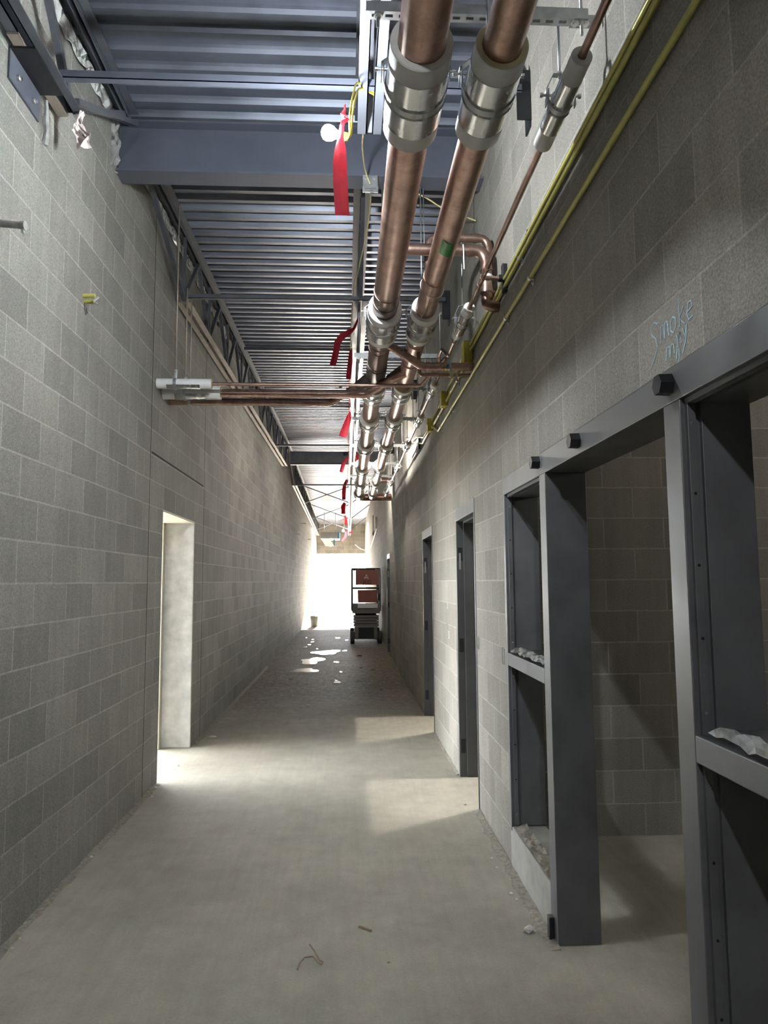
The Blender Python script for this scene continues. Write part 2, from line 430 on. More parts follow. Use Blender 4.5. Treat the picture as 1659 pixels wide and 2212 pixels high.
# rooms behind the openings
w = MB()
w.box(R2, 4.4, 4.60, 4.80, 0, 5.0); w.box(4.4, 4.6, -1.7, 4.8, 0, 5.0); w.box(R2, 4.6, -1.9, -1.7, 0, 5.0)
struct(w.build('wall_front_room', 'wallX'))
w = MB()
w.box(R2, 4.4, 7.3, 7.5, 0, 5.0); w.box(4.4, 4.6, 4.8, 18, 0, 5.0); w.box(R2, 4.4, 11.2, 11.4, 0, 5.0); w.box(R2, 4.4, 14.3, 14.5, 0, 5.0); w.box(R2, 4.4, 18, 18.2, 0, 5.0)
struct(w.build('wall_inner_rooms', 'wallX'))
struct(MB().box(R2, 4.6, -1.9, 18.2, 5.0, 5.1).build('ceiling_rooms', 'curb'))

struct(MB().box(-7.0, XL - .29, YB - 2, 38, 3.42, 3.6).build('roof_light_block', 'curb'))  # unseen slab added to cut sky light at the left doorway
struct(MB().box(-7.0, XL - .29, 5.0, 5.2, 0, 3.5).build('wall_light_block', 'wallX'))  # unseen wall added to keep daylight off the far jamb
# ------------------------------------------------------------------ ribbed steel roof deck
w = MB(); prof = []
P, y = .1524, YB - .1
while y < YE + .2:
    for dy, dz in ((0, 0), (.046, 0), (.066, .038), (.132, .038)):
        prof.append((y + dy, zr(y + dy) + dz))
    y += P
vs = [(w.b.verts.new((XL - .02, yy, zz)), w.b.verts.new((XR + .02, yy, zz))) for yy, zz in prof]
tp = [(w.b.verts.new((XL - .02, yy, zr(yy) + .10)), w.b.verts.new((XR + .02, yy, zr(yy) + .10))) for yy in (prof[0][0], 4.9, 17.5, prof[-1][0])]
for A, B in zip(vs, vs[1:]): w.b.faces.new((A[0], B[0], B[1], A[1]))
for A, B in zip(tp, tp[1:]): w.b.faces.new((A[0], A[1], B[1], B[0]))
w.b.faces.new((vs[0][0], vs[0][1], tp[0][1], tp[0][0])); w.b.faces.new((vs[-1][1], vs[-1][0], tp[-1][0], tp[-1][1]))
struct(w.build('ceiling', 'deck'))

# ------------------------------------------------------------------ left doorway lining and right-hand steel frames
d1 = sroot('door_1')
MB().box(XL - .29, XL + .002, 7.285, 7.31, 0, 2.237).build('far_jamb', 'jamb', d1, .006)
MB().box(XL - .29, XL + .001, 6.04, 6.052, 0, 2.237).build('near_jamb', 'frame', d1)
MB().box(XL - .288, XL + .001, 6.05, 7.29, 2.222, 2.24).build('head_lining', 'lining', d1)
MB().box(XL - .36, XL - .2905, 7.22, 7.31, 0, 2.34).build('timber_buck', 'lining', d1)

FX0, FX1 = XR - .006, R2
def jamb(parent, y, s, z0, z1, screws=True, base='frame'):
    """glazing stops on the inner side of an upright; s = direction into the opening"""
    a = y + s * .014
    gs = MB().box(XR + .010, XR + .034, y, a, z0, z1).build('glazing_stop', base, parent, .0015)
    MB().box(XR + .050, FX1, y, a, z0, z1).build('fixed_stop', base, parent, .0015)
    if screws:
        n = max(2, int((z1 - z0) / .16))
        for i in range(n):
            zc = z0 + .06 + (z1 - z0 - .12) * i / (n - 1)
            hd = i in (0, n - 1)
            MB().lathe((XR + .022, a, zc), (0, s, 0), [(-.001, .0052 if hd else .0042), (.0016, .004), (.0022, 0)], 10).build('screw' if hd else 'screw_hole', 'bright' if hd else 'dark', gs)

f = sroot('door_2', (XR, 2.65, 0))
MB().box(FX0, FX1, 1.00, 4.20, 2.133, 2.237).build('frame_head', 'frame', f, .003)
MB().box(FX0, FX1, 1.919, 2.019, 0, 2.133).build('mullion', 'frame', f, .003)
MB().box(FX0, FX1, 3.287, 3.388, 0, 2.133).build('mullion', 'frame', f, .003)
MB().box(FX0, FX1, 4.160, 4.202, .20, 2.133).build('frame_jamb', 'frame', f, .003)
MB().box(FX0, FX1, .995, 1.040, .20, 2.133).build('frame_jamb', 'frame', f, .003)
for (a, c) in ((1.04, 1.919), (3.388, 4.16)):
    MB().box(FX0, FX1, a, c, 1.132, 1.205).build('transom_rail', 'frame', f, .003)
    for s_, yy in ((1, a), (-1, c)):
        jamb(f, yy, s_, 1.205, 2.12); jamb(f, yy, s_, .235, 1.132)
    for zz, s_ in ((2.133, -1),):
        MB().box(XR + .010, XR + .034, a, c, zz, zz + s_ * .016).build('glazing_stop', 'frame', f)
        MB().box(XR + .050, FX1, a, c, zz, zz + s_ * .016).build('fixed_stop', 'frame', f)
    MB().box(XR + .050, FX1, a, c, 1.205, 1.219).build('fixed_stop', 'frame', f)
    MB().box(XR + .050, FX1, a, c, 1.118, 1.132).build('fixed_stop', 'frame', f)
struct(MB().box(XR - .004, R2, 3.388, 4.20, 0, .225).build('trim_1', 'curb', None, .006))
struct(MB().box(XR - .004, R2, 1.0, 1.919, 0, .225).build('trim_2', 'curb', None, .006))

def hm_frame(name, y0, y1, mat='frame', stops=True, z=2.237):
    r = sroot(name, (XR, (y0 + y1) / 2, 0))
    MB().box(FX0, FX1, y0, y1, z - .105, z).build('frame_head', mat, r, .003)
    MB().box(FX0, FX1, y1 - .05, y1, 0, z - .105).build('frame_jamb', 'frame_shaded', r, .003)
    MB().box(FX0, FX1, y0, y0 + .03, 0, z - .105).build('frame_jamb', 'frame_shaded', r, .003)
    MB().box(XR + .055, FX1, y1 - .066, y1 - .05, 0, z - .105).build('door_stop', 'frame_shaded', r, .002)
    MB().box(XR + .055, FX1, y0 + .05, y1 - .066, z - .121, z - .105).build('door_stop', 'frame_shaded', r, .002)
    for zc in (.25, 1.08, 1.85):
        MB().box(XR + .006, XR + .045, y1 - .052, y1 - .049, zc - .057, zc + .057).build('hinge_pocket', 'black', r)
    MB().box(XR + .014, XR + .030, y1 - .0535, y1 - .052, 1.72, 1.86).build('paper_tag', 'curb', r)
    return r
hm_frame('door_3', 5.18, 6.09)
hm_frame('door_4', 7.78, 8.78)
hm_frame('door_5', 15.6, 16.6)

# dark blocks on the frame head and at the foot of the mullion
for yc, zc, lab in ((1.969, 2.187, 'black steel block on the frame head above the mullion beside the chalk writing'),
                    (2.791, 2.186, 'black steel block on the frame head over the middle of the open doorway'),
                    (3.391, 2.198, 'smallest looking black block on the frame head, above the far mullion')):
    q = MB(); r_ = .033
    for k in range(6): pass
    q.lathe((XR - .006, yc, zc), (-1, 0, 0), [(0, 0), (0, r_), (.040, r_ * .95), (.040, 0)], 6)
    o = solo(q, 'steel_block', 'black', (XR - .006, yc, zc), lab, 'block', 'black blocks on the frame head')
    for p in o.data.polygons: p.use_smooth = False
solo(MB().box(XR - .03, XR - .004, 3.335, 3.375, 0, .10), 'steel_anchor_clip', 'black', (XR - .017, 3.355, 0), 'dark steel clip on the floor at the foot of the far mullion', 'clip', bevel=.003)

# outlet boxes set flush in the right wall
def outlet(y, z, hgt, wid, lab):
    r = thing('outlet_box', (XR, y, z), lab, 'electrical box', 'outlet boxes in the block wall')
    MB().box(XR - .003, XR + .001, y - wid / 2, y + wid / 2, z - hgt / 2, z + hgt / 2).build('box_opening', 'black', r, .002)
    MB().box(XR - .004, XR - .001, y - wid / 2 - .006, y - wid / 2, z - hgt / 2, z + hgt / 2).build('box_rim', 'galv', r)
outlet(4.31, 1.17, .10, .055, 'dark outlet box opening in the block wall beside the sidelight frame')
outlet(5.12, 1.18, .09, .05, 'dark outlet box opening at the edge of the nearer single doorway')
outlet(6.70, 1.20, .05, .05, 'small rusty outlet box hole between the two single doorways')
outlet(7.66, 1.22, .11, .04, 'narrow outlet box opening next to the second single doorway')

# ------------------------------------------------------------------ roof steel
def angle_pair(mb, X, y0, y1, z0, z1, leg, gap, t, topdown):
    """two angles back to back; z0/z1 = chord outer face heights at the ends"""
    dz = z1 - z0
    for s_ in (-1, 1):
        a = X + s_ * gap / 2
        if topdown:   # horizontal legs at the top
            mb.box(a, a + s_ * leg, y0, y1, z0 - t, z0, dz); mb.box(a, a + s_ * t, y0, y1, z0 - leg, z0, dz)
        else:
            mb.box(a, a + s_ * leg, y0, y1, z0, z0 + t, dz); mb.box(a, a + s_ * t, y0, y1, z0, z0 + leg, dz)

def joist(X, y0, y1, b0, b1, n, lab, chordmat='joist', seat=True):
    r = thing('bar_joist', (X, (y0 + y1) / 2, zr((y0 + y1) / 2)), lab, 'roof joist', 'open web joists under the deck', 'thing')
    zb = lambda yy: zr(yy) - .66
    mb = MB(); angle_pair(mb, X, y0, y1, zr(y0) - .002, zr(y1) - .002, .055, .028, .006, True); mb.build('top_chord', 'joist', r)
    mb = MB(); angle_pair(mb, X, b0, b1, zb(b0), zb(b1), .051, .030, .006, False); mb.build('bottom_chord', chordmat, r)
    # webs
    P_ = (b1 - b0) / n
    def web(ya, za, yc, zc_, rr):
        MB().bar((X, ya, za), (X, yc, zc_), .034 if rr else .026, .034 if rr else .026, (1, 0, 0)).build('web_bar', 'joist', r)
    for i in range(n):
        ya, yc = b0 + i * P_, b0 + (i + 1) * P_; ym = (ya + yc) / 2
        web(ya, zb(ya) + .03, ym, zr(ym) - .05, True); web(ym, zr(ym) - .05, yc, zb(yc) + .03, True)
        if P_ > .9: web(ya, zb(ya) + .03, ya, zr(ya) - .05, False)
    if b0 - y0 > .3: web(y0 + .1, zr(y0) - .07, b0, zb(b0) + .03, True)
    if y1 - b1 > .3: web(b1, zb(b1) + .03, y1 - .1, zr(y1) - .07, True)
    return r
XJ, XC = -1.46, .128
joist(XJ, YB + .02, 4.56, YB + .3, 3.62, 7, 'dark open web joist along the pale wall ending at the wide steel beam')
joist(XJ, 4.76, 17.45, 6.25, 16.7, 9, 'long open web joist along the pale wall crossing above the branch pipes', 'raw')
joist(XJ, 17.6, YE - .02, 19.7, 36.0, 14, 'distant open web joist along the pale wall beyond the second beam', 'raw')
joist(XC, YB + .02, 4.56, YB + .3, 3.72, 7, 'pale lit double angle joist beside the thick copper pipe near the lamp', 'chord')
joist(XC, 4.76, 17.45, 6.15, 16.7, 9, 'open web joist over the corridor middle carrying the dark red flags')
joist(XC, 17.6, YE - .02, 19.7, 36.3, 14, 'distant joist over the corridor middle running to the end wall')

def beam(y, z0, depth, x0, x1, fl, lab, mat):
    r = thing('steel_beam', ((x0 + x1) / 2, y, z0), lab, 'steel beam', 'steel beams crossing the corridor', 'thing')
    MB().box(x0, x1, y - fl / 2, y + fl / 2, z0, z0 + .014).build('bottom_flange', mat, r)
    MB().box(x0, x1, y - fl / 2, y + fl / 2, z0 + depth - .014, z0 + depth).build('top_flange', mat, r)
    MB().box(x0, x1, y - .005, y + .005, z0 + .014, z0 + depth - .014).build('web_plate', mat, r)
    return r
b1 = beam(4.66, 4.37, .365, XL + .004, XR - .004, .165, 'wide grey steel beam crossing the corridor just past the lit lamp', 'beam')
beam(17.55, 4.52, .33, -1.40, XR - .004, .15, 'dark steel beam crossing further along above the pipe ends', 'joist')
# mortar pocket where the beam bears
q = MB()
q.sheet(lambda u, v: V(XL + .004 + .03 * random.random(), 4.50 + .10 * u + .015 * random.random(), 4.36 + .40 * v), 4, 12, (-.02, 0, 0))
solo(q, 'mortar_pocket', 'stub', (XL, 4.55, 4.36), 'rough mortar edge around the beam where it enters the pale wall', 'mortar')

# horizontal bridging angles
def bridging(y, z, x0, x1, lab):
    mb = MB(); mb.box(x0, x1, y - .018, y + .020, z, z + .004); mb.box(x0, x1, y - .018, y - .014, z, z + .038)
    solo(mb, 'bridging_angle', 'joist' if y > 5 else 'beam', ((x0 + x1) / 2, y, z), lab, 'steel angle', 'bridging angles between the joists', kind='thing')
bridging(3.36, 4.105, XJ + .05, XR - .05, 'grey bridging angle crossing in front of the lit lamp cord')
bridging(6.16, zr(6.16) - .655, XJ + .05, XR - .05, 'bridging angle crossing just past the steel beam and the branch hanger rods')
bridging(9.6, zr(9.6) - .05, XJ + .05, XR - .02, 'dark bridging angle tight under the deck above the branch pipes')
bridging(13.1, zr(13.1) - .05, XJ + .05, XR - .02, 'dark bridging angle tight under the deck before the second beam')
bridging(13.9, zr(13.9) - .655, XJ + .05, XR - .02, 'bridging angle at bottom chord level before the second beam')
bridging(19.6, zr(19.6) - .70, XL + .02, XR - .02, 'long dark bridging angle just past the second beam')
q = MB(); q.bar((XJ + .03, 3.60, 4.16), (XJ + .06, 4.52, 4.66), .045, .03)
solo(q, 'diagonal_brace', 'joist', (XJ + .1, 3.9, 4.3), 'short diagonal brace from the joist end up to the steel beam', 'brace', kind='thing')
ords = ['nearest', 'middle', 'farthest']
for k, yb in enumerate((23.8, 28.6, 33.2)):
    zt, zb_ = zr(yb) - .06, zr(yb) - .62
    nm = ('first', 'second', 'third')[k]
    q = MB(); q.bar((XJ + .05, yb, zt), (XC - .04, yb, zb_), .03, .03)
    solo(q, 'cross_brace', 'joist', ((XJ + XC) / 2, yb, zb_), f'dark brace falling toward the middle joist, {nm} X past the second beam', 'brace', 'X braces between distant joists', kind='thing')
    q = MB(); q.bar((XJ + .05, yb + .04, zb_), (XC - .04, yb + .04, zt), .03, .03)
    solo(q, 'cross_brace', 'joist', ((XJ + XC) / 2, yb + .04, zb_), f'dark brace rising toward the middle joist, {nm} X past the second beam', 'brace', 'X braces between distant joists', kind='thing')
    q = MB(); q.bar((XC + .05, yb, zb_), (XR - .03, yb, zt), .03, .03)
    solo(q, 'cross_brace', 'joist', ((XR + XC) / 2, yb, zb_), f'{nm} single brace from the middle joist to the pipe side wall', 'brace', 'X braces between distant joists', kind='thing')

# bearing bracket of the near joist on the pale wall
r = thing('bearing_bracket', (XL, 3.28, 4.0), 'dark bolted wall bracket carrying the near joist end', 'bracket')
q = MB(); q.hexa([(XL + .001, 3.12, 3.93), (XL + .010, 3.12, 3.93), (XL + .010, 3.44, 3.93), (XL + .001, 3.44, 3.93),
                  (XL + .001, 3.12, 4.10), (XL + .010, 3.12, 4.10), (XL + .010, 3.44, 4.10), (XL + .001, 3.44, 4.10)])
wp = q.build('wall_plate', 'beam', r)
MB().box(XL + .001, XJ + .03, 3.12, 3.44, 4.075, 4.086).build('seat_plate', 'black', r)
for yy, zz in ((3.20, 3.985), (3.36, 3.985)):
    MB().lathe((XL + .010, yy, zz), (1, 0, 0), [(0, .014), (.012, .014), (.016, .008), (.022, .007), (.022, 0)], 8).build('anchor_bolt', 'bright', wp)
MB().box(XJ - .066, XJ - .014, 3.05, 3.62, 4.0865, 4.098).build('bare_plate', 'raw', r, label='unpainted rusty steel plate')
# scraps hanging there
q = MB(); rr = random.Random(3)
js = [[(rr.uniform(-.012, .012), rr.uniform(-.02, .02)) for _ in range(9)] for _ in range(7)]
q.sheet(lambda u, v: V(-1.425 + .045 * u + (.05 * v * u if v > .5 else 0) + .015 * math.sin(9 * v + 3 * u), 3.60 + js[int(u * 6)][int(v * 8)][1], 4.095 - .19 * v + js[int(u * 6)][int(v * 8)][0]), 6, 8, (0, .001, 0))
solo(q, 'plastic_scrap', 'rag', (-1.40, 3.6, 4.09), 'crumpled pinkish plastic scrap hanging from the joist end', 'plastic scrap')
q = MB(); q.ribbon([(-1.525, 3.47, 4.07), (-1.52, 3.47, 4.02), (-1.522, 3.475, 3.95), (-1.515, 3.47, 3.90), (-1.52, 3.47, 3.83)], [.02, .022, .03, .022, .034], (1, .4, 0), .001)
solo(q, 'torn_strap', 'stub', (-1.52, 3.47, 4.05), 'dark torn strap dangling under the bolted bracket', 'strap')
rr = random.Random(5)
q = MB(); q.sheet(lambda u, v: V(XL + .006 + rr.uniform(0, .02), 3.15 + 1.35 * u, 4.60 + .05 * u + .10 * v + rr.uniform(-.012, .012)), 26, 2, (-.003, 0, 0))
solo(q, 'plastic_film', 'film', (XL, 3.8, 4.66), 'crumpled clear film along the top of the pale wall before the beam', 'plastic film', 'plastic film at the wall top')
q = MB(); q.sheet(lambda u, v: V(XL + .006 + rr.uniform(0, .02), 5.0 + 4.0 * u, zr(5 + 4 * u) - .12 + .10 * v + rr.uniform(-.012, .012)), 50, 2, (-.003, 0, 0))
solo(q, 'plastic_film', 'film', (XL, 7, 4.7), 'crumpled clear film along the wall top behind the long joist', 'plastic film', 'plastic film at the wall top')
# bridging anchors on the right wall
for k, (yy, lab) in enumerate(((3.36, 'black anchor plate on the pipe side wall at the bridging angle before the beam'), (6.2, 'black anchor plate on the pipe side wall past the steel beam'), (9.3, 'black anchor plate on the pipe side wall above the small pipe sleeves'), (13.9, 'distant black anchor plate on the pipe side wall'))):
    z0 = zr(yy) - .80
    r = thing('anchor_plate', (XR, yy, z0), lab, 'anchor plate', 'bridging anchors on the wall', 'thing')
    MB().box(XR - .075, XR - .001, yy - .004, yy + .004, z0, z0 + .27).build('outstanding_leg', 'black', r)
    MB().box(XR - .010, XR - .001, yy + .004, yy + .09, z0 - .03, z0 + .27).build('wall_leg', 'black', r)

# ------------------------------------------------------------------ copper mains
ZP = 3.395
P1 = dict(x=.2506, z=ZP, r=.080, R=.106); P2 = dict(x=.5186, z=ZP, r=.0665, R=.090); P3 = dict(x=.800, z=3.395, r=.0143, R=.037)
def ring(mb, p, d, r, wd, n=28):
    mb.lathe(p, d, [(-wd / 2, r * .98), (-wd / 2, r + .0035), (wd / 2, r + .0035), (wd / 2, r * .98)], n); return mb

YEND = 14.9
r = thing('copper_main', (P1['x'], 5, ZP), 'thickest copper pipe, next to the corridor middle, heat stained dark halfway', 'copper pipe', 'copper mains under the deck')
MB().tube(fillet([(P1['x'], YB + .05, ZP), (P1['x'], YEND, ZP), (XR - .005, YEND, ZP)], .16, 8), P1['r'], 36).build('pipe', 'copper_st', r)
for yy in (4.20, 4.35, 5.12, 5.22, 5.62, 6.10):
    ring(MB(), (P1['x'], yy, ZP), (0, 1, 0), P1['r'], .035 if yy < 4.8 else .02).build('solder_joint', 'copper_st', r)
r = thing('copper_main', (P2['x'], 5, ZP), 'second thickest copper pipe, running between the thick and the thin ones', 'copper pipe', 'copper mains under the deck')
MB().tube(fillet([(P2['x'], YB + .05, ZP), (P2['x'], YEND - .05, ZP), (P2['x'], YEND - .05, ZP + .35), (XR - .005, YEND - .05, ZP + .35)], .12, 8), P2['r'], 32).build('pipe', 'copper', r)
for yy in (3.98, 4.18, 5.10, 5.30, 6.04):
    ring(MB(), (P2['x'], yy, ZP), (0, 1, 0), P2['r'], .03).build('coupling', 'copper', r)
MB().lathe((P2['x'], 3.98, ZP), (0, 1, 0), [(0, P2['r'] + .004), (.20, P2['r'] + .004)], 32).build('coupling', 'copper', r)
r = thing('copper_main', (P3['x'], 5, P3['z']), 'thin copper pipe running closest to the block wall with the conduits', 'copper pipe', 'copper mains under the deck')
x3, z3 = P3['x'], P3['z']
MB().tube(fillet([(x3, YB + .05, z3), (x3, 5.42, z3), (x3 - .03, 5.54, z3 + .09), (x3 - .03, 5.72, z3 + .09), (x3, 5.84, z3), (x3, YEND - .1, z3), (XR - .005, YEND - .1, z3)], .04, 5), P3['r'], 16).build('pipe', 'copper_dk', r)
for yy in (3.85, 3.98, 4.08, 5.1, 5.38):
    ring(MB(), (x3, yy, z3), (0, 1, 0), P3['r'], .028, 16).build('coupling', 'copper', r)
MB().tube([(x3, 3.98, z3), (XR - .03, 3.98, z3)], .011, 12).build('wall_tee', 'copper', r)
for xx in (x3 + .03, x3 + .06, x3 + .09): ring(MB(), (xx, 3.98, z3), (1, 0, 0), .011, .02, 14).build('coupling', 'copper', r)

# string ties and green tape on the second main
q = MB(); q.sheet(lambda u, v: V(P2['x'] + math.cos(-2.1 + 1.0 * u) * (P2['r'] + .002), 3.40 + .05 * u + .14 * v, ZP + math.sin(-2.1 + 1.0 * u) * (P2['r'] + .002)), 8, 2, (0, 0, -.0006))
solo(q, 'green_tape', 'green', (P2['x'], 3.48, ZP - .06), 'green tape patch on the underside of the second copper pipe', 'tape')
r = thing('string_tie', (P2['x'], 4.12, ZP), 'white string tied round the second copper pipe with a loose end', 'string')
MB().tube([(P2['x'] + math.cos(a) * (P2['r'] + .008), 4.12 + .03 * math.sin(a + 1), ZP + math.sin(a) * (P2['r'] + .008)) for a in [k * 2 * PI / 28 for k in range(29)]], .0022, 6).build('loop', 'white', r)
MB().tube([(P2['x'] - .01, 4.12, ZP - .076), (P2['x'] - .02, 4.20, ZP - .087), (P2['x'] - .035, 4.27, ZP - .107), (P2['x'] - .05, 4.29, ZP - .127)], .0022, 6).build('loose_end', 'white', r)

YS = [2.39, 4.70, 6.45, 7.70, 9.20, 11.05, 12.75, 14.3]
HL = [.222, .24, .21, .22, .22, .22, .22, .19]
NTH = ['first', 'second', 'third', 'fourth', 'fifth', 'sixth', 'seventh', 'eighth']
PN = ['thickest copper pipe', 'second copper pipe', 'thin copper pipe']
for pi, P_ in enumerate((P1, P2, P3)):
    for k, yc in enumerate(YS):
        if pi == 2: yc += (.06 if k == 0 else .0)
        hl = HL[k] * (1.0 if pi < 2 else 1.1)
        R_, rp = P_['R'], P_['r']; x_, z_ = P_['x'], P_['z']
        if k == 1: R_ = R_ * 1.04
        tip = ''
        cream = (pi, k) in ((1, 0), (2, 2), (1, 2))
        lab = f'{NTH[k]} {"cream ended" if cream else "white ended"} insulation sleeve along the {PN[pi]}, counted from the lamp end'
        s_ = thing('pipe_insulation_sleeve', (x_, yc, z_ - R_), lab, 'pipe insulation', f'insulation sleeves on the {PN[pi]}')
        sv_ = MB().lathe((x_, yc, z_), (0, 1, 0), [(-hl, rp + .001), (-hl, R_ - .002), (-hl + .002, R_), (hl - .002, R_), (hl, R_ - .002), (hl, rp + .001)], 36, True).build('sleeve', 'sleeve', s_)
        MB().lathe((x_, yc, z_), (0, 1, 0), [(-hl - .001, rp + .0015), (-hl - .001, R_ - .003)], 36).build('foam_end', 'foam_y' if cream else 'foam', sv_)
        a0 = -.66 * hl if k != 0 else -.138; a1 = .66 * hl if k != 0 else .138
        Rs = R_ + .0025
        pr = [(a0, R_ - .001), (a0, Rs), (-.028, Rs), (-.022, Rs + .005), (-.016, Rs - .001), (.016, Rs - .001), (.022, Rs + .005), (.028, Rs), (a1, Rs), (a1, R_ - .001)]
        MB().lathe((x_, yc, z_), (0, 1, 0), pr, 36).build('metal_shield', 'shield', s_)
        # clevis hanger
        hz = 3.70 if k != 1 else 4.372
        if k > 2: hz = 3.74
        hg = thing('clevis_hanger', (x_, yc, z_ + R_), f'{NTH[k]} clevis pipe hanger along the {PN[pi]}, counted from the lamp end', 'pipe hanger', f'clevis hangers on the {PN[pi]}')
        Rh = Rs + .002; wd = .014 if pi < 2 else .011; zc = z_ + R_ * .55
        bx = Rh + .006
        path = [(x_ - bx, zc + .035), (x_ - bx, z_ + .1 * R_)] + [(x_ + math.cos(a) * Rh, z_ + math.sin(a) * Rh) for a in [PI + PI * j / 16 for j in range(1, 16)]] + [(x_ + bx, z_ + .1 * R_), (x_ + bx, zc + .035)]
        MB().strip(path, yc - wd, yc + wd, .0035).build('strap', 'galv', hg)
        top = z_ + R_ + (.055 if pi < 2 else .075)
        yk = MB().strip([(x_ - bx - .005, zc - .03), (x_ - bx - .005, zc + .03), (x_ - .025, top), (x_ + .025, top), (x_ + bx + .005, zc + .03), (x_ + bx + .005, zc - .03)], yc - wd, yc + wd, .0035).build('yoke', 'galv', hg)
        MB().lathe((x_ - bx - .03, yc, zc + .012), (1, 0, 0), [(0, 0), (0, .009), (.010, .009), (.010, .005), (2 * bx + .05, .005), (2 * bx + .05, .009), (2 * bx + .06, .009), (2 * bx + .06, 0)], 10).build('cross_bolt', 'bright', yk)
        rd = MB().tube([(x_, yc, top - .01), (x_, yc, hz + .05 if k != 1 else hz)], .0052, 8).build('rod', 'galv', hg)
        MB().lathe((x_, yc, top + .006), (0, 0, 1), [(0, .005), (0, .010), (.009, .010), (.009, .005)], 6).build('nut', 'bright', rd)

# trapeze channels that carry the hangers
for k, yc in enumerate(YS):
    if k == 1: continue
    z0 = 3.70 if k < 3 else 3.74
    yq = yc + (.03 if k == 0 else 0)
    x0, x1 = .073, .90
    r = thing('strut_channel', ((x0 + x1) / 2, yq, z0), ('slotted strut channel above the pipes ' + ('beside the lit lamp' if k == 0 else 'above the branch pipes to the pale wall' if k == 2 else f'over the {NTH[k]} row of sleeves from the lamp')), 'strut channel', 'strut channels carrying the pipes')
    q = MB()
    for s_ in (-1, 1): q.box(x0, x1, yq + s_ * .0205, yq + s_ * .018, z0, z0 + .041)
    for s_ in (-1, 1): q.box(x0, x1, yq + s_ * .018, yq + s_ * .007, z0, z0 + .0025)
    xx = x0
    while xx < x1 - .02:
        q.box(xx, min(xx + .022, x1), yq - .007, yq + .007, z0, z0 + .0025); xx += .05
    for s_ in (-1, 1): q.box(x0, x1, yq + s_ * .020, yq + s_ * .011, z0 + .0385, z0 + .041)
    q.build('channel', 'galv', r)
    for xx in (x0 + .045, x1 - .02):
        tr = MB().tube([(xx, yq, z0 - .05), (xx, yq, zr(yq) + .01)], .006, 8).build('threaded_rod', 'galv', r)
        MB().lathe((xx, yq, z0), (0, 0, -1), [(0, .017), (.003, .017), (.003, .011), (.013, .011), (.013, .006)], 6).build('nut', 'bright', tr)
    eb = MB().box(x1 - .06, XR - .001, yq + .0205, yq + .026, z0 - .002, z0 + .05).build('end_bracket', 'galv', r)
    for xx in (x1 - .045, x1 - .005): MB().lathe((xx, yq, z0 - .001), (0, 0, -1), [(0, .016), (.004, .016), (.004, .010), (.012, .010), (.012, 0)], 6).build('bolt', 'bright', eb)

# ------------------------------------------------------------------ branches
def branch(name, pts, rad, fr, mat, lab, coup, n=20, grp='branch pipes off the mains'):
    r = thing(name, pts[len(pts) // 2], lab, 'copper pipe', grp)
    MB().tube(fillet(pts, fr, 6), rad, n).build('pipe', mat, r)
    for p, d in coup: ring(MB(), p, d, rad, .028, n).build('coupling', mat, r)
    return r
ZB = 3.225
d45 = (1, -1, 0)
branch('branch_pipe', [(XL + .001, 5.76, 3.245), (.62, 5.76, 3.245), (.79, 5.50, 3.40)], .0145, .05, 'copper', 'thinnest branch pipe crossing to the pale wall, upper of the three', [((.585, 5.76, 3.245), (1, 0, 0)), ((-.05, 5.76, 3.245), (1, 0, 0))], 14)
branch('branch_pipe', [(XL + .001, 5.96, ZB), (.17, 5.96, ZB), (.49, 5.78, ZP - .02)], .036, .10, 'copper', 'middle branch pipe crossing to the pale wall from the second copper pipe', [((.14, 5.96, ZB), (1, 0, 0)), ((.06, 5.96, ZB), (1, 0, 0)), ((.30, 5.887, 3.29), (1, -.55, .45))])
branch('branch_pipe', [(XL + .001, 6.18, 3.205), (-.14, 6.18, 3.205), (.22, 6.0, ZP - .02)], .033, .10, 'copper_dk', 'third branch pipe crossing to the pale wall behind the other two', [((-.18, 6.18, 3.205), (1, 0, 0)), ((.03, 6.095, 3.285), (1, -.5, .45))])
# wyes on the mains
q = MB(); q.tube([(P2['x'], 5.76, ZP), (.36, 5.853, 3.32)], .058, 24, True, lambda i: (.062, .042)[i]); q.tube([(P2['x'], 5.56, ZP), (P2['x'], 6.02, ZP)], P2['r'] + .005, 28)
solo(q, 'wye_fitting', 'copper', (P2['x'], 5.8, ZP), 'copper wye fitting on the second pipe feeding the middle branch', 'pipe fitting', 'wye fittings')
q = MB(); q.tube([(P1['x'], 5.98, ZP), (.09, 6.065, 3.315)], .058, 24, True, lambda i: (.070, .040)[i]); q.tube([(P1['x'], 5.66, ZP), (P1['x'], 6.08, ZP)], P1['r'] + .005, 28)
solo(q, 'wye_fitting', 'copper_blk', (P1['x'], 5.9, ZP), 'blackened wye fitting on the thickest pipe feeding the third branch', 'pipe fitting', 'wye fittings')
# insulation at the pale wall
def wall_sleeve(x0, x1, y, z, rp, R_, lab, sh):
    s_ = thing('pipe_insulation_sleeve', ((x0 + x1) / 2, y, z - R_), lab, 'pipe insulation', 'insulation sleeves at the pale wall')
    L = x1 - x0; c = ((x0 + x1) / 2, y, z)
    MB().lathe(c, (1, 0, 0), [(-L / 2, rp), (-L / 2, R_), (L / 2, R_), (L / 2, rp)], 28, True).build('sleeve', 'sleeve', s_)
    MB().lathe(c, (1, 0, 0), [(L / 2 + .001, rp), (L / 2 + .001, R_ - .002)], 28).build('foam_end', 'foam_y', s_)
    q = MB(); n = 12
    a0, a1 = -2.75, -.1
    q.sheet(lambda u, v: V(c[0] + sh[0] + (sh[1] - sh[0]) * v, y + math.cos(a0 + (a1 - a0) * u) * (R_ + .002), z + math.sin(a0 + (a1 - a0) * u) * (R_ + .002)), n, 4, (0, 0, -.0012)); q.build('metal_shield', 'shield', s_)
    return s_
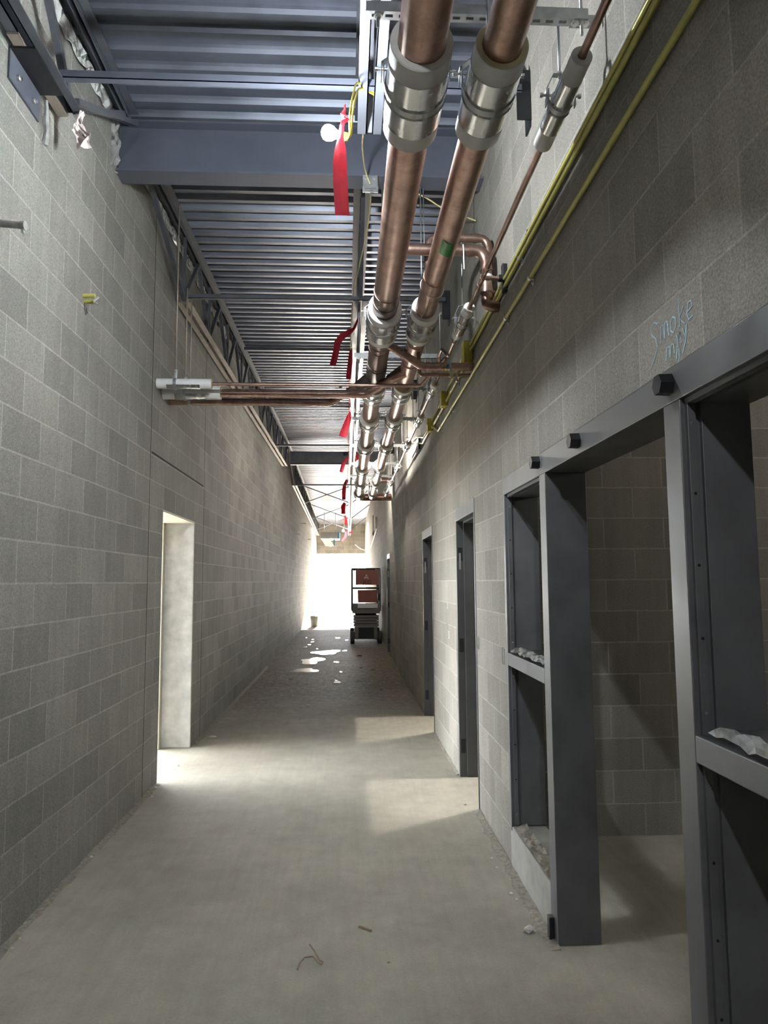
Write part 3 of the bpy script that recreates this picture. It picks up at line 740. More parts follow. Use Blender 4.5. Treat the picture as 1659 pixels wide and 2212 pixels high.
wall_sleeve(XL + .003, -1.105, 5.76, 3.245, .0150, .042, 'upper white sleeve on the thinnest branch at the pale wall', (-.14, .13))
wall_sleeve(XL + .003, -1.065, 5.96, ZB, .0365, .058, 'lower white sleeve on the middle branch at the pale wall', (-.14, .12))
def loop_hanger(x, y, z, R_, zt, lab):
    h = thing('clevis_hanger', (x, y, z + R_), lab, 'pipe hanger', 'hangers on the branch pipes')
    q = MB()
    prof = [(math.cos(a) * (R_ + .004), math.sin(a) * (R_ + .004)) for a in [2 * PI * j / 24 for j in range(24)]]
    for k in range(24):
        a, c = prof[k], prof[(k + 1) % 24]
        q.hexa([(x - .012, y + a[0], z + a[1]), (x + .012, y + a[0], z + a[1]), (x + .012, y + c[0], z + c[1]), (x - .012, y + c[0], z + c[1]),
                (x - .012, y + a[0] * 1.06, z + a[1] * 1.06), (x + .012, y + a[0] * 1.06, z + a[1] * 1.06), (x + .012, y + c[0] * 1.06, z + c[1] * 1.06), (x - .012, y + c[0] * 1.06, z + c[1] * 1.06)])
    q.build('band', 'galv', h)
    MB().box(x - .011, x + .011, y - .012, y + .012, z + R_ + .004, z + R_ + .075).build('yoke', 'galv', h, .003)
    MB().lathe((x, y - .02, z + R_ + .05), (0, 1, 0), [(0, 0), (0, .007), (.04, .007), (.04, 0)], 8).build('cross_bolt', 'bright', h)
    MB().tube([(x, y, z + R_ + .06), (x, y, zt)], .0055, 8).build('rod', 'raw', h)
loop_hanger(-1.398, 5.76, 3.245, .043, zr(5.76) + .005, 'longest hanger rod with a strap round the upper sleeve at the pale wall')
loop_hanger(-1.364, 5.96, ZB, .059, zr(5.96) - .64, 'shorter hanger rod with a strap round the lower sleeve at the pale wall')
loop_hanger(-1.374, 6.18, 3.205, .034, zr(6.18) - .64, 'third hanger rod strapped round the third branch at the pale wall')

# branches to the right wall with ball valves
branch('branch_pipe', [(.27, 5.02, ZP - .03), (.56, 5.10, 3.205), (XR - .004, 5.10, 3.205)], .030, .08, 'copper', 'angled branch from the thickest pipe through a valve to the conduit wall', [((.42, 5.06, 3.292), (1, .3, -.55)), ((.60, 5.10, 3.205), (1, 0, 0)), ((.67, 5.10, 3.205), (1, 0, 0))])
branch('branch_pipe', [(P2['x'] + .02, 5.16, ZP - .05), (P2['x'] + .03, 5.18, 3.165), (.60, 5.18, 3.165), (XR - .004, 5.18, 3.165)], .0145, .04, 'copper_dk', 'thin branch from the second pipe through a valve to the conduit wall', [((.61, 5.18, 3.165), (1, 0, 0)), ((.66, 5.18, 3.165), (1, 0, 0))], 14)
def valve(x, y, z, s_, lab, blue):
    r = thing('ball_valve', (x, y, z), lab, 'valve', 'ball valves')
    MB().lathe((x - .065 * s_, y, z), (1, 0, 0), [(0, .02 * s_), (0, .036 * s_), (.03 * s_, .036 * s_), (.035 * s_, .028 * s_), (.045 * s_, .04 * s_), (.085 * s_, .04 * s_), (.095 * s_, .028 * s_), (.10 * s_, .036 * s_), (.13 * s_, .036 * s_), (.13 * s_, .02 * s_)], 8).build('valve_body', 'brass', r)
    MB().lathe((x, y - .03 * s_, z - .01), (0, -1, -.15), [(0, .014 * s_), (.03 * s_, .014 * s_), (.034 * s_, .020 * s_), (.045 * s_, .020 * s_), (.045 * s_, 0)], 10).build('stem', 'blue' if blue else 'brass', r)
    MB().bar((x + .01, y - .072 * s_, z + .01), (x + .03, y - .080 * s_, z - .125 * s_), .022 * s_, .005, (0, 1, 0)).build('lever_handle', 'galv', r)
valve(.745, 5.10, 3.205, .85, 'larger brass ball valve with blue hub and grey lever near the conduit wall', True)
valve(.80, 5.18, 3.165, .5, 'smaller brass ball valve below the blue hubbed one', False)

# riser loops over to the right wall, above the second beam line
ZA = 3.67
branch('riser_pipe', [(P1['x'], 4.20, ZP + .05), (P1['x'], 4.20, ZA), (.868, 4.20, ZA), (.868, 4.20, 3.315), (XR - .004, 4.20, 3.315)], .036, .085, 'copper_dk', 'fatter riser pipe looping from the thickest pipe over to the block wall', [((.35, 4.20, ZA), (1, 0, 0)), ((.77, 4.20, ZA), (1, 0, 0)), ((.868, 4.20, 3.55), (0, 0, 1)), ((.868, 4.20, 3.41), (0, 0, 1))])
branch('riser_pipe', [(P2['x'], 4.30, ZP + .04), (P2['x'], 4.30, 3.80), (.905, 4.30, 3.80), (.905, 4.30, 3.44), (XR - .004, 4.30, 3.44)], .027, .07, 'copper_dk', 'slimmer riser pipe looping from the second pipe over to the block wall', [((.62, 4.30, 3.80), (1, 0, 0)), ((.82, 4.30, 3.80), (1, 0, 0)), ((.905, 4.30, 3.68), (0, 0, 1)), ((.905, 4.30, 3.55), (0, 0, 1))])
q = MB(); q.lathe((.868, 4.20, 3.50), (0, 0, 1), [(-.008, .037), (-.008, .039), (.008, .039), (.008, .037)], 20)
solo(q, 'white_tie', 'white', (.868, 4.20, 3.50), 'white tie round the downturned end of the fatter riser', 'tie')
q = MB(); q.tube([(.72, 4.165, ZA + .02), (.722, 4.16, ZA - .02), (.724, 4.175, ZA - .06), (.726, 4.18, ZA - .13)], .004, 6)
solo(q, 'hanging_tie', 'white', (.72, 4.17, ZA - .05), 'pale strap hanging under the fatter riser pipe', 'tie')
r = thing('wall_clamp', (XR, 3.99, 3.38), 'dark wall clamp holding the thin pipe tee at the block wall', 'clamp')
MB().box(XR - .03, XR - .001, 3.96, 4.00, 3.31, 3.48).build('clamp_plate', 'black', r, .004)
MB().lathe((XR - .05, 3.98, 3.395), (1, 0, 0), [(0, .010), (0, .022), (.02, .022), (.02, .010)], 12).build('clamp_ring', 'black', r)

# ------------------------------------------------------------------ yellow conduits on the right wall
XCN = .928; RC = .0115
def conduit(pts, lab, fr=.05, rad=RC):
    q = MB().tube(fillet(pts, fr, 6), rad, 14)
    return solo(q, 'electrical_conduit', 'yellow', pts[0], lab, 'conduit', 'yellow conduits on the block wall')
conduit([(XCN, YB + .02, 3.392), (XCN, 5.12, 3.382)], 'topmost yellow conduit running from overhead to the first yellow box')
conduit([(XCN, YB + .02, 3.352), (XCN, 5.12, 3.342)], 'yellow conduit right under the topmost one, ending at the first yellow box')
conduit([(XCN, YB + .02, 3.160), (XCN, 7.05, 3.140), (XCN - .002, 7.22, 3.20), (XCN - .002, 7.55, 3.30)], 'lone lower yellow conduit with a bend up to the third box')
conduit([(XCN, 5.24, 3.39), (XCN, 6.42, 3.375)], 'upper yellow conduit between the first and second boxes')
conduit([(XCN, 5.24, 3.30), (XCN, 6.42, 3.29)], 'middle yellow conduit between the first and second boxes')
conduit([(XCN, 6.54, 3.375), (XCN, 7.52, 3.365)], 'upper yellow conduit between the second and third boxes')
conduit([(XCN, 6.54, 3.285), (XCN, 7.52, 3.275)], 'lower yellow conduit between the second and third boxes')
conduit([(XCN, 7.66, 3.35), (XCN, 8.4, 3.35), (XCN, 9.2, 3.52), (XCN, 9.9, 3.60)], 'yellow conduit rising beyond the third box to the dark plate')
conduit([(XCN, 7.66, 3.30), (XCN, 8.5, 3.30), (XCN, 9.3, 3.46), (XCN, 9.8, 3.50)], 'lower yellow conduit rising beyond the third box')
for yy, zc, hh, lab in ((5.18, 3.335, .17, 'first yellow junction box, nearest the ball valves'), (6.48, 3.315, .14, 'second yellow junction box along the conduits'), (7.59, 3.315, .14, 'third yellow junction box where the lone conduit joins')):
    r = thing('junction_box', (XR, yy, zc), lab, 'junction box', 'yellow junction boxes')
    MB().box(XR - .062, XR - .001, yy - .055, yy + .055, zc - hh / 2, zc + hh / 2).build('box_body', 'ybox', r, .004)
    MB().box(XR - .066, XR - .062, yy - .058, yy + .058, zc - hh / 2 - .003, zc + hh / 2 + .003).build('cover_plate', 'ybox', r, .001)
solo(MB().box(XR - .03, XR - .002, 8.9, 9.75, 3.30, 3.46), 'steel_plate', 'black', (XR, 9.3, 3.3), 'dark steel plate on the block wall below the rising conduits', 'plate')
for yy, zc, lab in ((3.42, 3.392, 'silver strap on the topmost conduit, first toward the lamp'), (3.60, 3.346, 'silver strap on the second conduit just past the first strap'), (3.40, 3.145, 'silver strap on the lone lower conduit, first toward the lamp'),
                    (3.95, 3.145, 'silver strap on the lone lower conduit past the pipe tee'), (5.75, 3.29, 'silver strap on the middle conduit between the boxes'), (6.1, 3.142, 'silver strap on the lone conduit below the second box'), (6.95, 3.28, 'silver strap on the conduit before the third box'), (6.85, 3.141, 'silver strap just before the lone conduit bends')):
    q = MB(); q.lathe((XCN, yy, zc), (0, 1, 0), [(-.011, RC), (-.011, RC + .004), (.011, RC + .004), (.011, RC)], 14); q.box(XR - .006, XR - .001, yy - .010, yy + .010, zc - .045, zc - .012); q.lathe((XR - .006, yy, zc - .03), (-1, 0, 0), [(0, .008), (.006, .007), (.008, 0)], 8)
    solo(q, 'conduit_strap', 'bright', (XR, yy, zc), lab, 'conduit strap', 'silver conduit straps')

# ------------------------------------------------------------------ string of work lamps, plus added fill bulbs
BX, BY, BZ = -.077, 3.05, 3.655
lamp = thing('work_or_fill_lamp', (BX, BY, BZ), 'lit bare work lamp bulb glaring in front of the steel beam', 'lamp', 'string lamps')
MB().lathe((BX, BY, BZ), (-1, -.15, .1), [(-.045, .014), (-.03, .020), (-.015, .031), (.005, .035), (.022, .030), (.033, .016), (.037, 0)], 24).build('bulb', 'bulb', lamp)
MB().lathe((BX + .045, BY + .007, BZ - .005), (1, .15, -.1), [(0, .014), (.004, .018), (.04, .018), (.045, .010), (.045, 0)], 16).build('socket', 'ycord', lamp)
bulb2 = thing('work_or_fill_lamp', (-.16, 33, 3.98), 'distant lit work lamp beside the red flags near the end wall', 'lamp', 'string lamps')
MB().lathe((-.16, 33, 3.98), (0, 0, -1), [(-.06, .016), (-.04, .03), (.0, .055), (.04, .045), (.055, 0)], 16).build('bulb', 'bulbfar', bulb2)
MB().lathe((-.16, 33, 4.04), (0, 0, 1), [(0, .02), (.08, .02), (.08, 0)], 12).build('socket', 'black', bulb2)
for yy, lab in ((10.6, 'added fill bulb hidden above the thickest pipe, halfway along the sleeves'), (15.2, 'added fill bulb hidden above the turned off ends of the copper mains')):  # two hidden bulbs added to brighten the middle of the corridor
    HZ = 3.64; hx = .147 * (HZ - CH)
    o = thing('work_or_fill_lamp', (hx, yy, HZ), lab, 'lamp', 'string lamps')
    MB().lathe((hx, yy, HZ), (0, 0, -1), [(-.045, .014), (-.03, .020), (-.015, .031), (.005, .035), (.022, .030), (.033, .016), (.037, 0)], 16).build('bulb', 'bulbfill', o)
    MB().lathe((hx, yy, HZ + .04), (0, 0, 1), [(0, .016), (.06, .016), (.06, 0)], 12).build('socket', 'ycord', o)
    MB().tube([(hx, yy, HZ + .09), (hx - .1, yy, 4.30), (XC + .04, yy, zr(yy) - .64)], .004, 6).build('drop_cord', 'ycord', o)
def cord(pts, rad, mat, lab, grp=None):
    pts = [Vector(p) for p in pts]; out = []
    n = len(pts)
    for i in range(n - 1):           # catmull-rom
        p0, p1, p2, p3 = pts[max(i - 1, 0)], pts[i], pts[i + 1], pts[min(i + 2, n - 1)]
        for k in range(8):
            t = k / 8
            out.append(.5 * ((2 * p1) + (-p0 + p2) * t + (2 * p0 - 5 * p1 + 4 * p2 - p3) * t * t + (-p0 + 3 * p1 - 3 * p2 + p3) * t ** 3))
    out.append(pts[-1])
    return solo(MB().tube(out, rad, 8), 'lamp_cord', mat, pts[0], lab, 'cord', grp or 'cords of the lamp string')
cord([(.16, 3.44, 4.13), (.062, 3.30, 4.09), (.034, 3.15, 3.92), (.018, 3.08, 3.78), (.0155, 3.055, 3.71), (.014, 3.05, 3.645), (-.005, 3.055, 3.625), (-.033, 3.055, 3.642)], .0042, 'ycord', 'bright yellow lamp cord looping down from the joist to the lit bulb')
cord([(.19, 3.48, 4.13), (.077, 3.34, 4.09), (.046, 3.17, 3.92), (.030, 3.09, 3.78), (.027, 3.06, 3.71), (.022, 3.055, 3.655), (.0, 3.06, 3.636), (-.028, 3.06, 3.65)], .0042, 'ycord', 'second yellow lamp cord lying beside the looped one at the bulb')
cord([(.095, 3.74, 4.12), (.100, 4.10, 4.26), (.125, 4.45, 4.335), (.160, 4.552, 4.30)], .005, 'cordb', 'pale cord from the joist end down into the small beam box')
cord([(.165, 4.58, 4.262), (.172, 4.85, 4.30), (.150, 5.25, 4.27), (.105, 5.65, 4.215), (.060, 6.2, 4.19), (.045, 7.2, 4.13), (.05, 8.5, 4.16)], .005, 'cordb', 'pale cord swinging from the beam box back up along the joist')
cord([(.30, 4.70, 4.36), (.48, 4.78, 4.375), (.59, 4.80, 4.335), (.70, 4.82, 4.28), (.93, 4.83, 4.20)], .005, 'cordb', 'pale cord running from the beam toward the block wall behind the second pipe')
cord([(.03, 8.5, 4.16), (.04, 10, 4.2), (.02, 12.5, 4.22), (.045, 15, 4.3), (.0, 20, 4.28), (-.06, 26, 4.12), (-.12, 31, 4.02), (-.16, 33, 4.12)], .005, 'reddk', 'dark cord strung along the joist toward the end wall')
r = thing('beam_box', (.163, 4.57, 4.28), 'small galvanised box with a metal plate under the beam flange', 'junction box')
MB().box(.112, .213, 4.56, 4.61, 4.283, 4.366).build('box_body', 'galv', r, .003)
MB().box(.110, .216, 4.552, 4.556, 4.236, 4.283).build('tag_plate', 'bright', r, .001)
for xx in (.132, .190): MB().lathe((xx, 4.56, 4.345), (0, -1, 0), [(0, .010), (.003, .010), (.003, 0)], 12).build('knockout', 'bright', r)
for k in range(2):
    MB().box(.125, .20 - .02 * k, 4.5515, 4.5522, 4.262 - .012 * k, 4.265 - .012 * k).build('engraved_line', 'ink', r)
q = MB().tube([(.54, 4.72, 4.37), (.545, 4.72, 3.70)], .004, 8)
solo(q, 'hanger_rod', 'galv', (.54, 4.72, 4.37), 'thin loose rod hanging from the beam behind the second pipe', 'rod')

def flag(path, widths, mat, lab, side=(1, .1, 0), twist=None):
    return solo(MB().ribbon(path, widths, side, .0005, twist), 'flag_tape', mat, path[0], lab, 'flag tape', 'red flag tapes')
r = flag([(-0.0197, 3.0281, 3.6747), (-0.0241, 3.0281, 3.6201), (-0.0262, 3.0281, 3.5654), (-0.0284, 3.0259, 3.4998), (-0.0262, 3.0281, 3.4124), (-0.0219, 3.0303, 3.3249), (-0.0175, 3.0281, 3.2506)], [.020, .028, .050, .062, .065, .064, .064], 'red', 'bright red flag tape hanging straight down beside the lit bulb')
q = MB(); q.ribbon([(-0.0044, 3.0336, 3.7841), (-0.0066, 3.0303, 3.7567), (-0.0153, 3.0303, 3.7349), (-0.0055, 3.0303, 3.7239), (0.0087, 3.0336, 3.7130), (-0.0131, 3.0303, 3.6966), (-0.0197, 3.0281, 3.6747)], [.008, .010, .022, .022, .018, .020, .020], (1, .2, .3), .0006)
q.build('tied_knot', 'red', r)
flag([(.12, 6.55, 4.135), (.073, 6.55, 4.02), (.03, 6.56, 3.99), (-.04, 6.58, 3.955), (-.085, 6.6, 3.90), (-.10, 6.6, 3.80), (-.132, 6.6, 3.67)], [.02, .025, .05, .065, .062, .06, .06], 'reddk', 'dark red flag tape swinging sideways from the joist past the beam')
flag([(.05, 7.5, 4.13), (.04, 7.5, 4.0), (.025, 7.5, 3.86), (.02, 7.5, 3.80)], [.03, .05, .055, .05], 'reddk', 'short red flag tape on the joist above the branch pipes')
flag([(.07, 11.1, 4.30), (.03, 11.1, 4.2), (-.02, 11.1, 4.05), (-.065, 11.1, 3.91)], [.06, .09, .11, .12], 'reddk', 'slanting dark red flag tape between the branch pipes and second beam')
flag([(.07, 16, 4.46), (-.03, 16, 4.37), (-.08, 16, 4.27), (-.126, 16, 4.10)], [.06, .08, .09, .08], 'reddk', 'bent red flag tape in front of the second beam')
flag([(.16, 15.5, 4.46), (.22, 15.5, 4.40), (.24, 15.5, 4.26), (.26, 15.5, 4.13)], [.06, .10, .12, .12], 'reddk', 'red flag tape behind the thickest pipe at the second beam')
flag([(.02, 20, 4.50), (-.06, 20, 4.34), (-.08, 20, 4.15), (-.08, 20, 3.93)], [.08, .10, .11, .10], 'reddk', 'dark red flag tape just beyond the second beam')
flag([(-.06, 26, 4.50), (-.13, 26, 4.38), (-.12, 26, 4.25), (-.12, 26, 4.10)], [.12, .16, .17, .16], 'reddk', 'dark red flag tape among the X braces')
flag([(-.08, 31, 4.50), (-.06, 31, 4.35), (-.03, 31, 4.10)], [.10, .13, .14], 'red', 'bright red flag tape above the distant lamp')
flag([(-.05, 34, 4.00), (-.05, 34, 3.78), (-.13, 34, 3.66), (-.22, 34, 3.55)], [.10, .12, .10, .10], 'red', 'bent red flag tape below the distant lamp')
flag([(.155, 34, 4.32), (.17, 34, 4.15), (.185, 34, 3.92)], [.08, .12, .14], 'reddk', 'dark red flag tape hanging right of the distant joist')

# ------------------------------------------------------------------ stubs on the pale wall
r = thing('pipe_stub', (XL, 3.12, 3.22), 'short grey broken pipe stub sticking out of the pale wall', 'pipe stub')
MB().tube([(XL + .001, 3.12, 3.232), (XL + .112, 3.12, 3.222)], .017, 14).build('stub', 'stub', r)
MB().lathe((XL + .095, 3.12, 3.223), (1, 0, -.05), [(0, .017), (0, .021), (.018, .021), (.018, 0)], 14).build('collar', 'stub', r)
MB().bar((XL + .1, 3.12, 3.21), (XL + .105, 3.12, 3.185), .018, .010).build('broken_lug', 'stub', r)
r = thing('conduit_stub', (XL, 4.12, 3.29), 'pair of short yellow conduit stubs with wires out of the pale wall', 'conduit stub')
MB().tube([(XL + .001, 4.12, 3.308), (XL + .070, 4.12, 3.312)], .0125, 12).build('stub', 'yellow', r)
MB().tube([(XL + .001, 4.14, 3.281), (XL + .058, 4.14, 3.284)], .0115, 12).build('stub', 'yellow', r)
MB().tube([(XL + .01, 4.12, 3.27), (XL + .012, 4.12, 3.23), (XL + .02, 4.12, 3.195), (XL + .028, 4.12, 3.205), (XL + .022, 4.12, 3.235)], .0025, 6).build('wire', 'black', r)
MB().bar((XL + .065, 4.11, 3.275), (XL + .095, 4.11, 3.30), .014, .008).build('connector', 'bright', r)
MB().bar((XL + .07, 4.11, 3.268), (XL + .088, 4.11, 3.262), .010, .006).build('connector', 'bright', r)
for yy, zz, lab in ((24.5, 3.62, 'small dark tie sticking out of the far pale wall, upper'), (28.0, 3.28, 'small dark tie sticking out of the far pale wall, lower'), (21.5, 3.05, 'small ring like scrap on the pale wall beyond the second beam')):
    solo(MB().tube([(XL + .001, yy, zz), (XL + .08, yy, zz + .01), (XL + .14, yy, zz - .01)], .012, 8), 'wall_tie', 'stub', (XL, yy, zz), lab, 'wall tie', 'ties on the pale wall')

# ------------------------------------------------------------------ far end: duct, film, pipes on the wall
r = thing('duct_section', (-.725, 31, 3.48), 'grey rectangular duct hung high near the end wall with a blue taped end', 'duct')
MB().box(-1.14, -.40, 31, 32.2, 3.485, 3.77).build('duct_body', 'duct', r, .01)
MB().box(-.40, -.31, 30.98, 32.2, 3.48, 3.78).build('taped_end', 'blue', r, .01)
for xx in (-1.0, -.5): MB().tube([(xx, 31.5, 3.77), (xx, 31.5, zr(31.5))], .01, 8).build('hanging_rod', 'galv', r)
q = MB(); q.sheet(lambda u, v: V(-1.10 + .36 * u + .20 * v, 30.5 + .3 * v, 3.435 - .30 * v + .02 * math.sin(9 * u)), 8, 6, (0, .004, 0))
solo(q, 'plastic_sheet', 'white', (-.9, 30.5, 3.43), 'bright white sheet hanging slanted under the distant duct', 'plastic sheet')
q = MB(); q.sheet(lambda u, v: V(-.57 + .06 * u, 30.6, 3.44 - .28 * v), 2, 6, (0, .004, 0))
solo(q, 'blue_tape_strip', 'blue', (-.55, 30.6, 3.43), 'pale blue tape strip beside the white sheet under the duct', 'tape')
q = MB().tube([(XR - .03, 21.8, 3.60), (XR - .03, 21.8, 3.25), (XR - .03, 22.1, 3.18), (XR - .03, 27, 2.9)], .02, 10)
solo(q, 'white_conduit', 'white', (XR, 22, 3.3), 'white conduit dropping and slanting along the far block wall', 'conduit')
q = MB().tube([(XR - .03, 24.5, 3.9), (XR - .03, 24.5, 3.3)], .014, 8); q.box(XR - .06, XR - .005, 24.45, 24.55, 3.2, 3.32)
solo(q, 'switch_drop', 'stub', (XR, 24.5, 3.2), 'rusty vertical conduit drop with a box on the far block wall', 'conduit')
solo(MB().tube([(XC + .3 + .5 * t, 36.7, 3.52 - .28 * math.sin(PI * t / 2)) for t in [k / 8 for k in range(9)]], .02, 8), 'pale_hose', 'white', (XC + .4, 36.7, 3.4), 'pale curved hose on the block wall above the end opening', 'hose')

# ------------------------------------------------------------------ floor items
def blob(c, s_, seed):
    rr = random.Random(seed); q = MB(); b_ = q.b
    bmesh.ops.create_icosphere(b_, subdivisions=1, radius=1)
    for v in b_.verts: v.co = Vector((v.co.x * s_[0] * rr.uniform(.75, 1.2), v.co.y * s_[1] * rr.uniform(.75, 1.2), max(v.co.z, -.6) * s_[2] * rr.uniform(.8, 1.2) + s_[2] * .6)) + Vector(c)
    return q
rr = random.Random(11)
spots = []
for k in range(16): spots.append((XL + rr.uniform(.02, .07), rr.uniform(3.2, 8.5), 'pale wall'))
for k in range(12): spots.append((XR - rr.uniform(.02, .10), rr.uniform(4.3, 6.9) if k % 2 else rr.uniform(3.4, 4.3), 'frames'))
for k, (x, y, wh) in enumerate(spots):
    s0 = rr.uniform(.005, .013)
    o = solo(blob((x, y, 0), (s0, s0 * rr.uniform(.7, 1.3), s0 * .6), k), 'concrete_crumb', 'crumb', (x, y, 0),
             'small concrete crumb lying along the base of the ' + ('pale wall' if wh == 'pale wall' else 'wall with the steel frames'), 'rubble', 'crumbs along the ' + wh)
for k, (x, y, lab) in enumerate(((.177, 3.199, 'small dark pebble on the floor right of the curled cord'), (-.62, 4.9, 'tiny pale chip on the floor in the middle of the corridor'), (.369, 6.28, 'lone white chip on the floor in front of the second single doorway'))):
    solo(blob((x, y, 0), (.009, .006, .004), 90 + k), 'floor_chip', 'straw' if k == 0 else 'crumb', (x, y, 0), lab, 'rubble')
solo(blob((XR - .10, 3.42, 0), (.035, .025, .02), 77), 'mortar_lump', 'crumb', (XR - .1, 3.42, 0), 'larger mortar lump on the floor near the foot of the far mullion', 'rubble')
solo(blob((-1.42, 7.75, 0), (.05, .03, .012), 78), 'mortar_lump', 'crumb', (-1.42, 7.75, 0), 'flat pale mortar lump by the pale wall just past the doorway', 'rubble')
def dirt(xw, s_, y0, y1, lab, wd):
    rr = random.Random(int(y0 * 10)); q = MB(); n = int((y1 - y0) / .06)
    ws = [wd * rr.uniform(.55, .85) for _ in range(n + 1)]; hs = [rr.uniform(.004, .014) for _ in range(n + 1)]
    L = []
    for i in range(n + 1):
        yy = y0 + (y1 - y0) * i / n
        L.append([q.b.verts.new((xw, yy, hs[i])), q.b.verts.new((xw + s_ * ws[i] * .4, yy, hs[i] * .7)), q.b.verts.new((xw + s_ * ws[i], yy, .0012)), q.b.verts.new((xw + s_ * ws[i], yy, -.004)), q.b.verts.new((xw, yy, -.004))])
    for A, B in zip(L, L[1:]):
        for k in range(5): q.b.faces.new((A[k], A[(k + 1) % 5], B[(k + 1) % 5], B[k]))
    q.b.faces.new(L[0]); q.b.faces.new(L[-1][::-1])
    o = solo(q, 'mortar_droppings', 'dirt', (xw, (y0 + y1) / 2, 0), lab, 'dirt', kind='stuff')
dirt(XR - .005, -1, 3.25, 5.15, 'dirty mortar droppings along the foot of the sidelight curb', .075)
dirt(XR, -1, 6.1, 7.75, 'mortar droppings along the wall between the single doorways', .04)
dirt(XL, 1, 2.0, 6.0, 'pale mortar dust along the pale wall before the doorway', .06)
dirt(XL, 1, 7.4, 14, 'pale mortar dust along the pale wall past the doorway', .07)
solo(MB().bar((.055, 3.515, .006), (.112, 3.470, .006), .010, .008), 'wood_stick', 'straw', (.08, 3.49, 0), 'short brown stick on the floor', 'stick')
q = MB(); q.tube([(-.209, 3.165, .004), (-.203, 3.215, .004), (-.185, 3.258, .005), (-.150, 3.262, .006), (-.125, 3.215, .005), (-.108, 3.195, .004), (-.104, 3.215, .004), (-.12, 3.235, .005), (-.145, 3.30, .010), (-.168, 3.345, .016)], .0032, 7)
solo(q, 'cord_scrap', 'straw', (-.15, 3.25, 0), 'curled tan cord scrap on the floor near the brown stick', 'cord')
def puddle(c, rx, ry, seed, lab):
    rr = random.Random(seed); q = MB(); n = 40; ph = [rr.uniform(0, 6.28) for _ in range(4)]
    ring_ = []
    for k in range(n):
        a = 2 * PI * k / n; f_ = 1 + .22 * math.sin(2 * a + ph[0]) + .18 * math.sin(3 * a + ph[1]) + .12 * math.sin(5 * a + ph[2])
        ring_.append((c[0] + math.cos(a) * rx * f_, c[1] + math.sin(a) * ry * f_))
    top = [q.b.verts.new((x, y, .003)) for x, y in ring_]; bot = [q.b.verts.new((x, y, -.002)) for x, y in ring_]
    q.b.faces.new(top); q.b.faces.new(bot[::-1])
    for k in range(n): q.b.faces.new((top[k], top[(k + 1) % n], bot[(k + 1) % n], bot[k]))
    solo(q, 'water_puddle', 'water', (c[0], c[1], 0), lab, 'puddle', 'puddles on the damp floor')
puddle((-.47, 16.6), .26, .55, 1, 'farther wide puddle shining on the damp floor')
puddle((-.72, 14.9), .22, .55, 2, 'middle broken puddle on the damp floor')
puddle((-.78, 13.3), .20, .35, 3, 'nearer thin puddle on the damp floor')

rr = random.Random(31)
for k in range(26):
    yy = rr.uniform(9.5, 21); s0 = rr.uniform(.018, .055)
    cx = rr.uniform(-1.2, .55) if yy < 16 else rr.uniform(-1.2, .0)
    if abs(cx + .65) < .40 and 12.7 < yy < 17.4: continue
    puddle((cx, yy), s0, s0 * 2.2, 40 + k, 'small wet spot glinting on the damp stretch of floor around the puddles')
# ------------------------------------------------------------------ bucket
bx, by = -1.19, 26.2
r = thing('bucket', (bx, by, 0), 'grey plastic bucket standing by the pale wall near the end opening', 'bucket')
MB().lathe((bx, by, 0), (0, 0, 1), [(0, 0), (0, .125), (.30, .142), (.30, .152), (.335, .152), (.335, .145), (.37, .147), (.37, .155), (.38, .155), (.38, .140), (.01, .118), (.01, 0)], 28).build('pail', 'bucket', r)
MB().tube([(bx + .155 * math.cos(a), by - .02 - .06 * math.sin(a), .335 - .10 * math.sin(a)) for a in [PI * k / 14 for k in range(15)]], .004, 6).build('bail_handle', 'galv', r)

# ------------------------------------------------------------------ scissor lift
lx, ly = .50, 18.6
L = thing('scissor_lift', (lx, ly + .8, 0), 'small folded scissor lift with red panels parked against the wall', 'lift')
def lb(name, x0, x1, y0, y1, z0, z1, mat, bv=.01, lab=None): return MB().box(lx + x0, lx + x1, ly + y0, ly + y1, z0, z1).build(name, mat, L, bv, lab)
lb('chassis', -.30, .30, .0, 1.75, .13, .46, 'liftgrey', .02)
lb('ladder_panel', -.20, .20, -.03, .0, .16, .44, 'black', .005)
for sx in (-1, 1):
    for yy in (.17, 1.55):
        wh = MB().lathe((lx + sx * .30, ly + yy, .165), (sx, 0, 0), [(0, 0), (0, .14), (.01, .165), (.10, .165), (.11, .14), (.11, .07), (.09, .06), (.09, 0)], 24).build('wheel', 'rubber', L)
k = 0
for zz in (.47, .545, .62, .695):
    for sx in (-1, 1):
        MB().bar((lx + sx * (.30 - .03 * (k % 2)), ly + .10, zz + .015), (lx + sx * (.30 - .03 * (k % 2)), ly + 1.62, zz + .05), .035, .05).build('scissor_arm', 'liftgrey', L, .004)
    MB().tube([(lx - .33, ly + .10, zz + .02), (lx + .33, ly + .10, zz + .02)], .022, 10).build('cross_pin', 'liftgrey', L)
    MB().box(lx - .33, lx + .33, ly + .06, ly + .16, zz - .012, zz + .046).build('cross_bar', 'liftgrey', L)
    MB().box(lx - .30 + .04 * (k % 2), lx + .30, ly + .9, ly + 1.0, zz + .0, zz + .070).build('cross_bar', 'liftgrey', L)
    k += 1
lb('platform_deck', -.36, .36, .0, 1.70, .79, .85, 'liftgrey')
lb('toe_board', -.36, .36, -.01, .01, .85, 1.06, 'liftgrey')
lb('control_tray', -.22, .30, -.05, -.01, .93, 1.04, 'sleeve', .006, 'pale tray with printed markings')
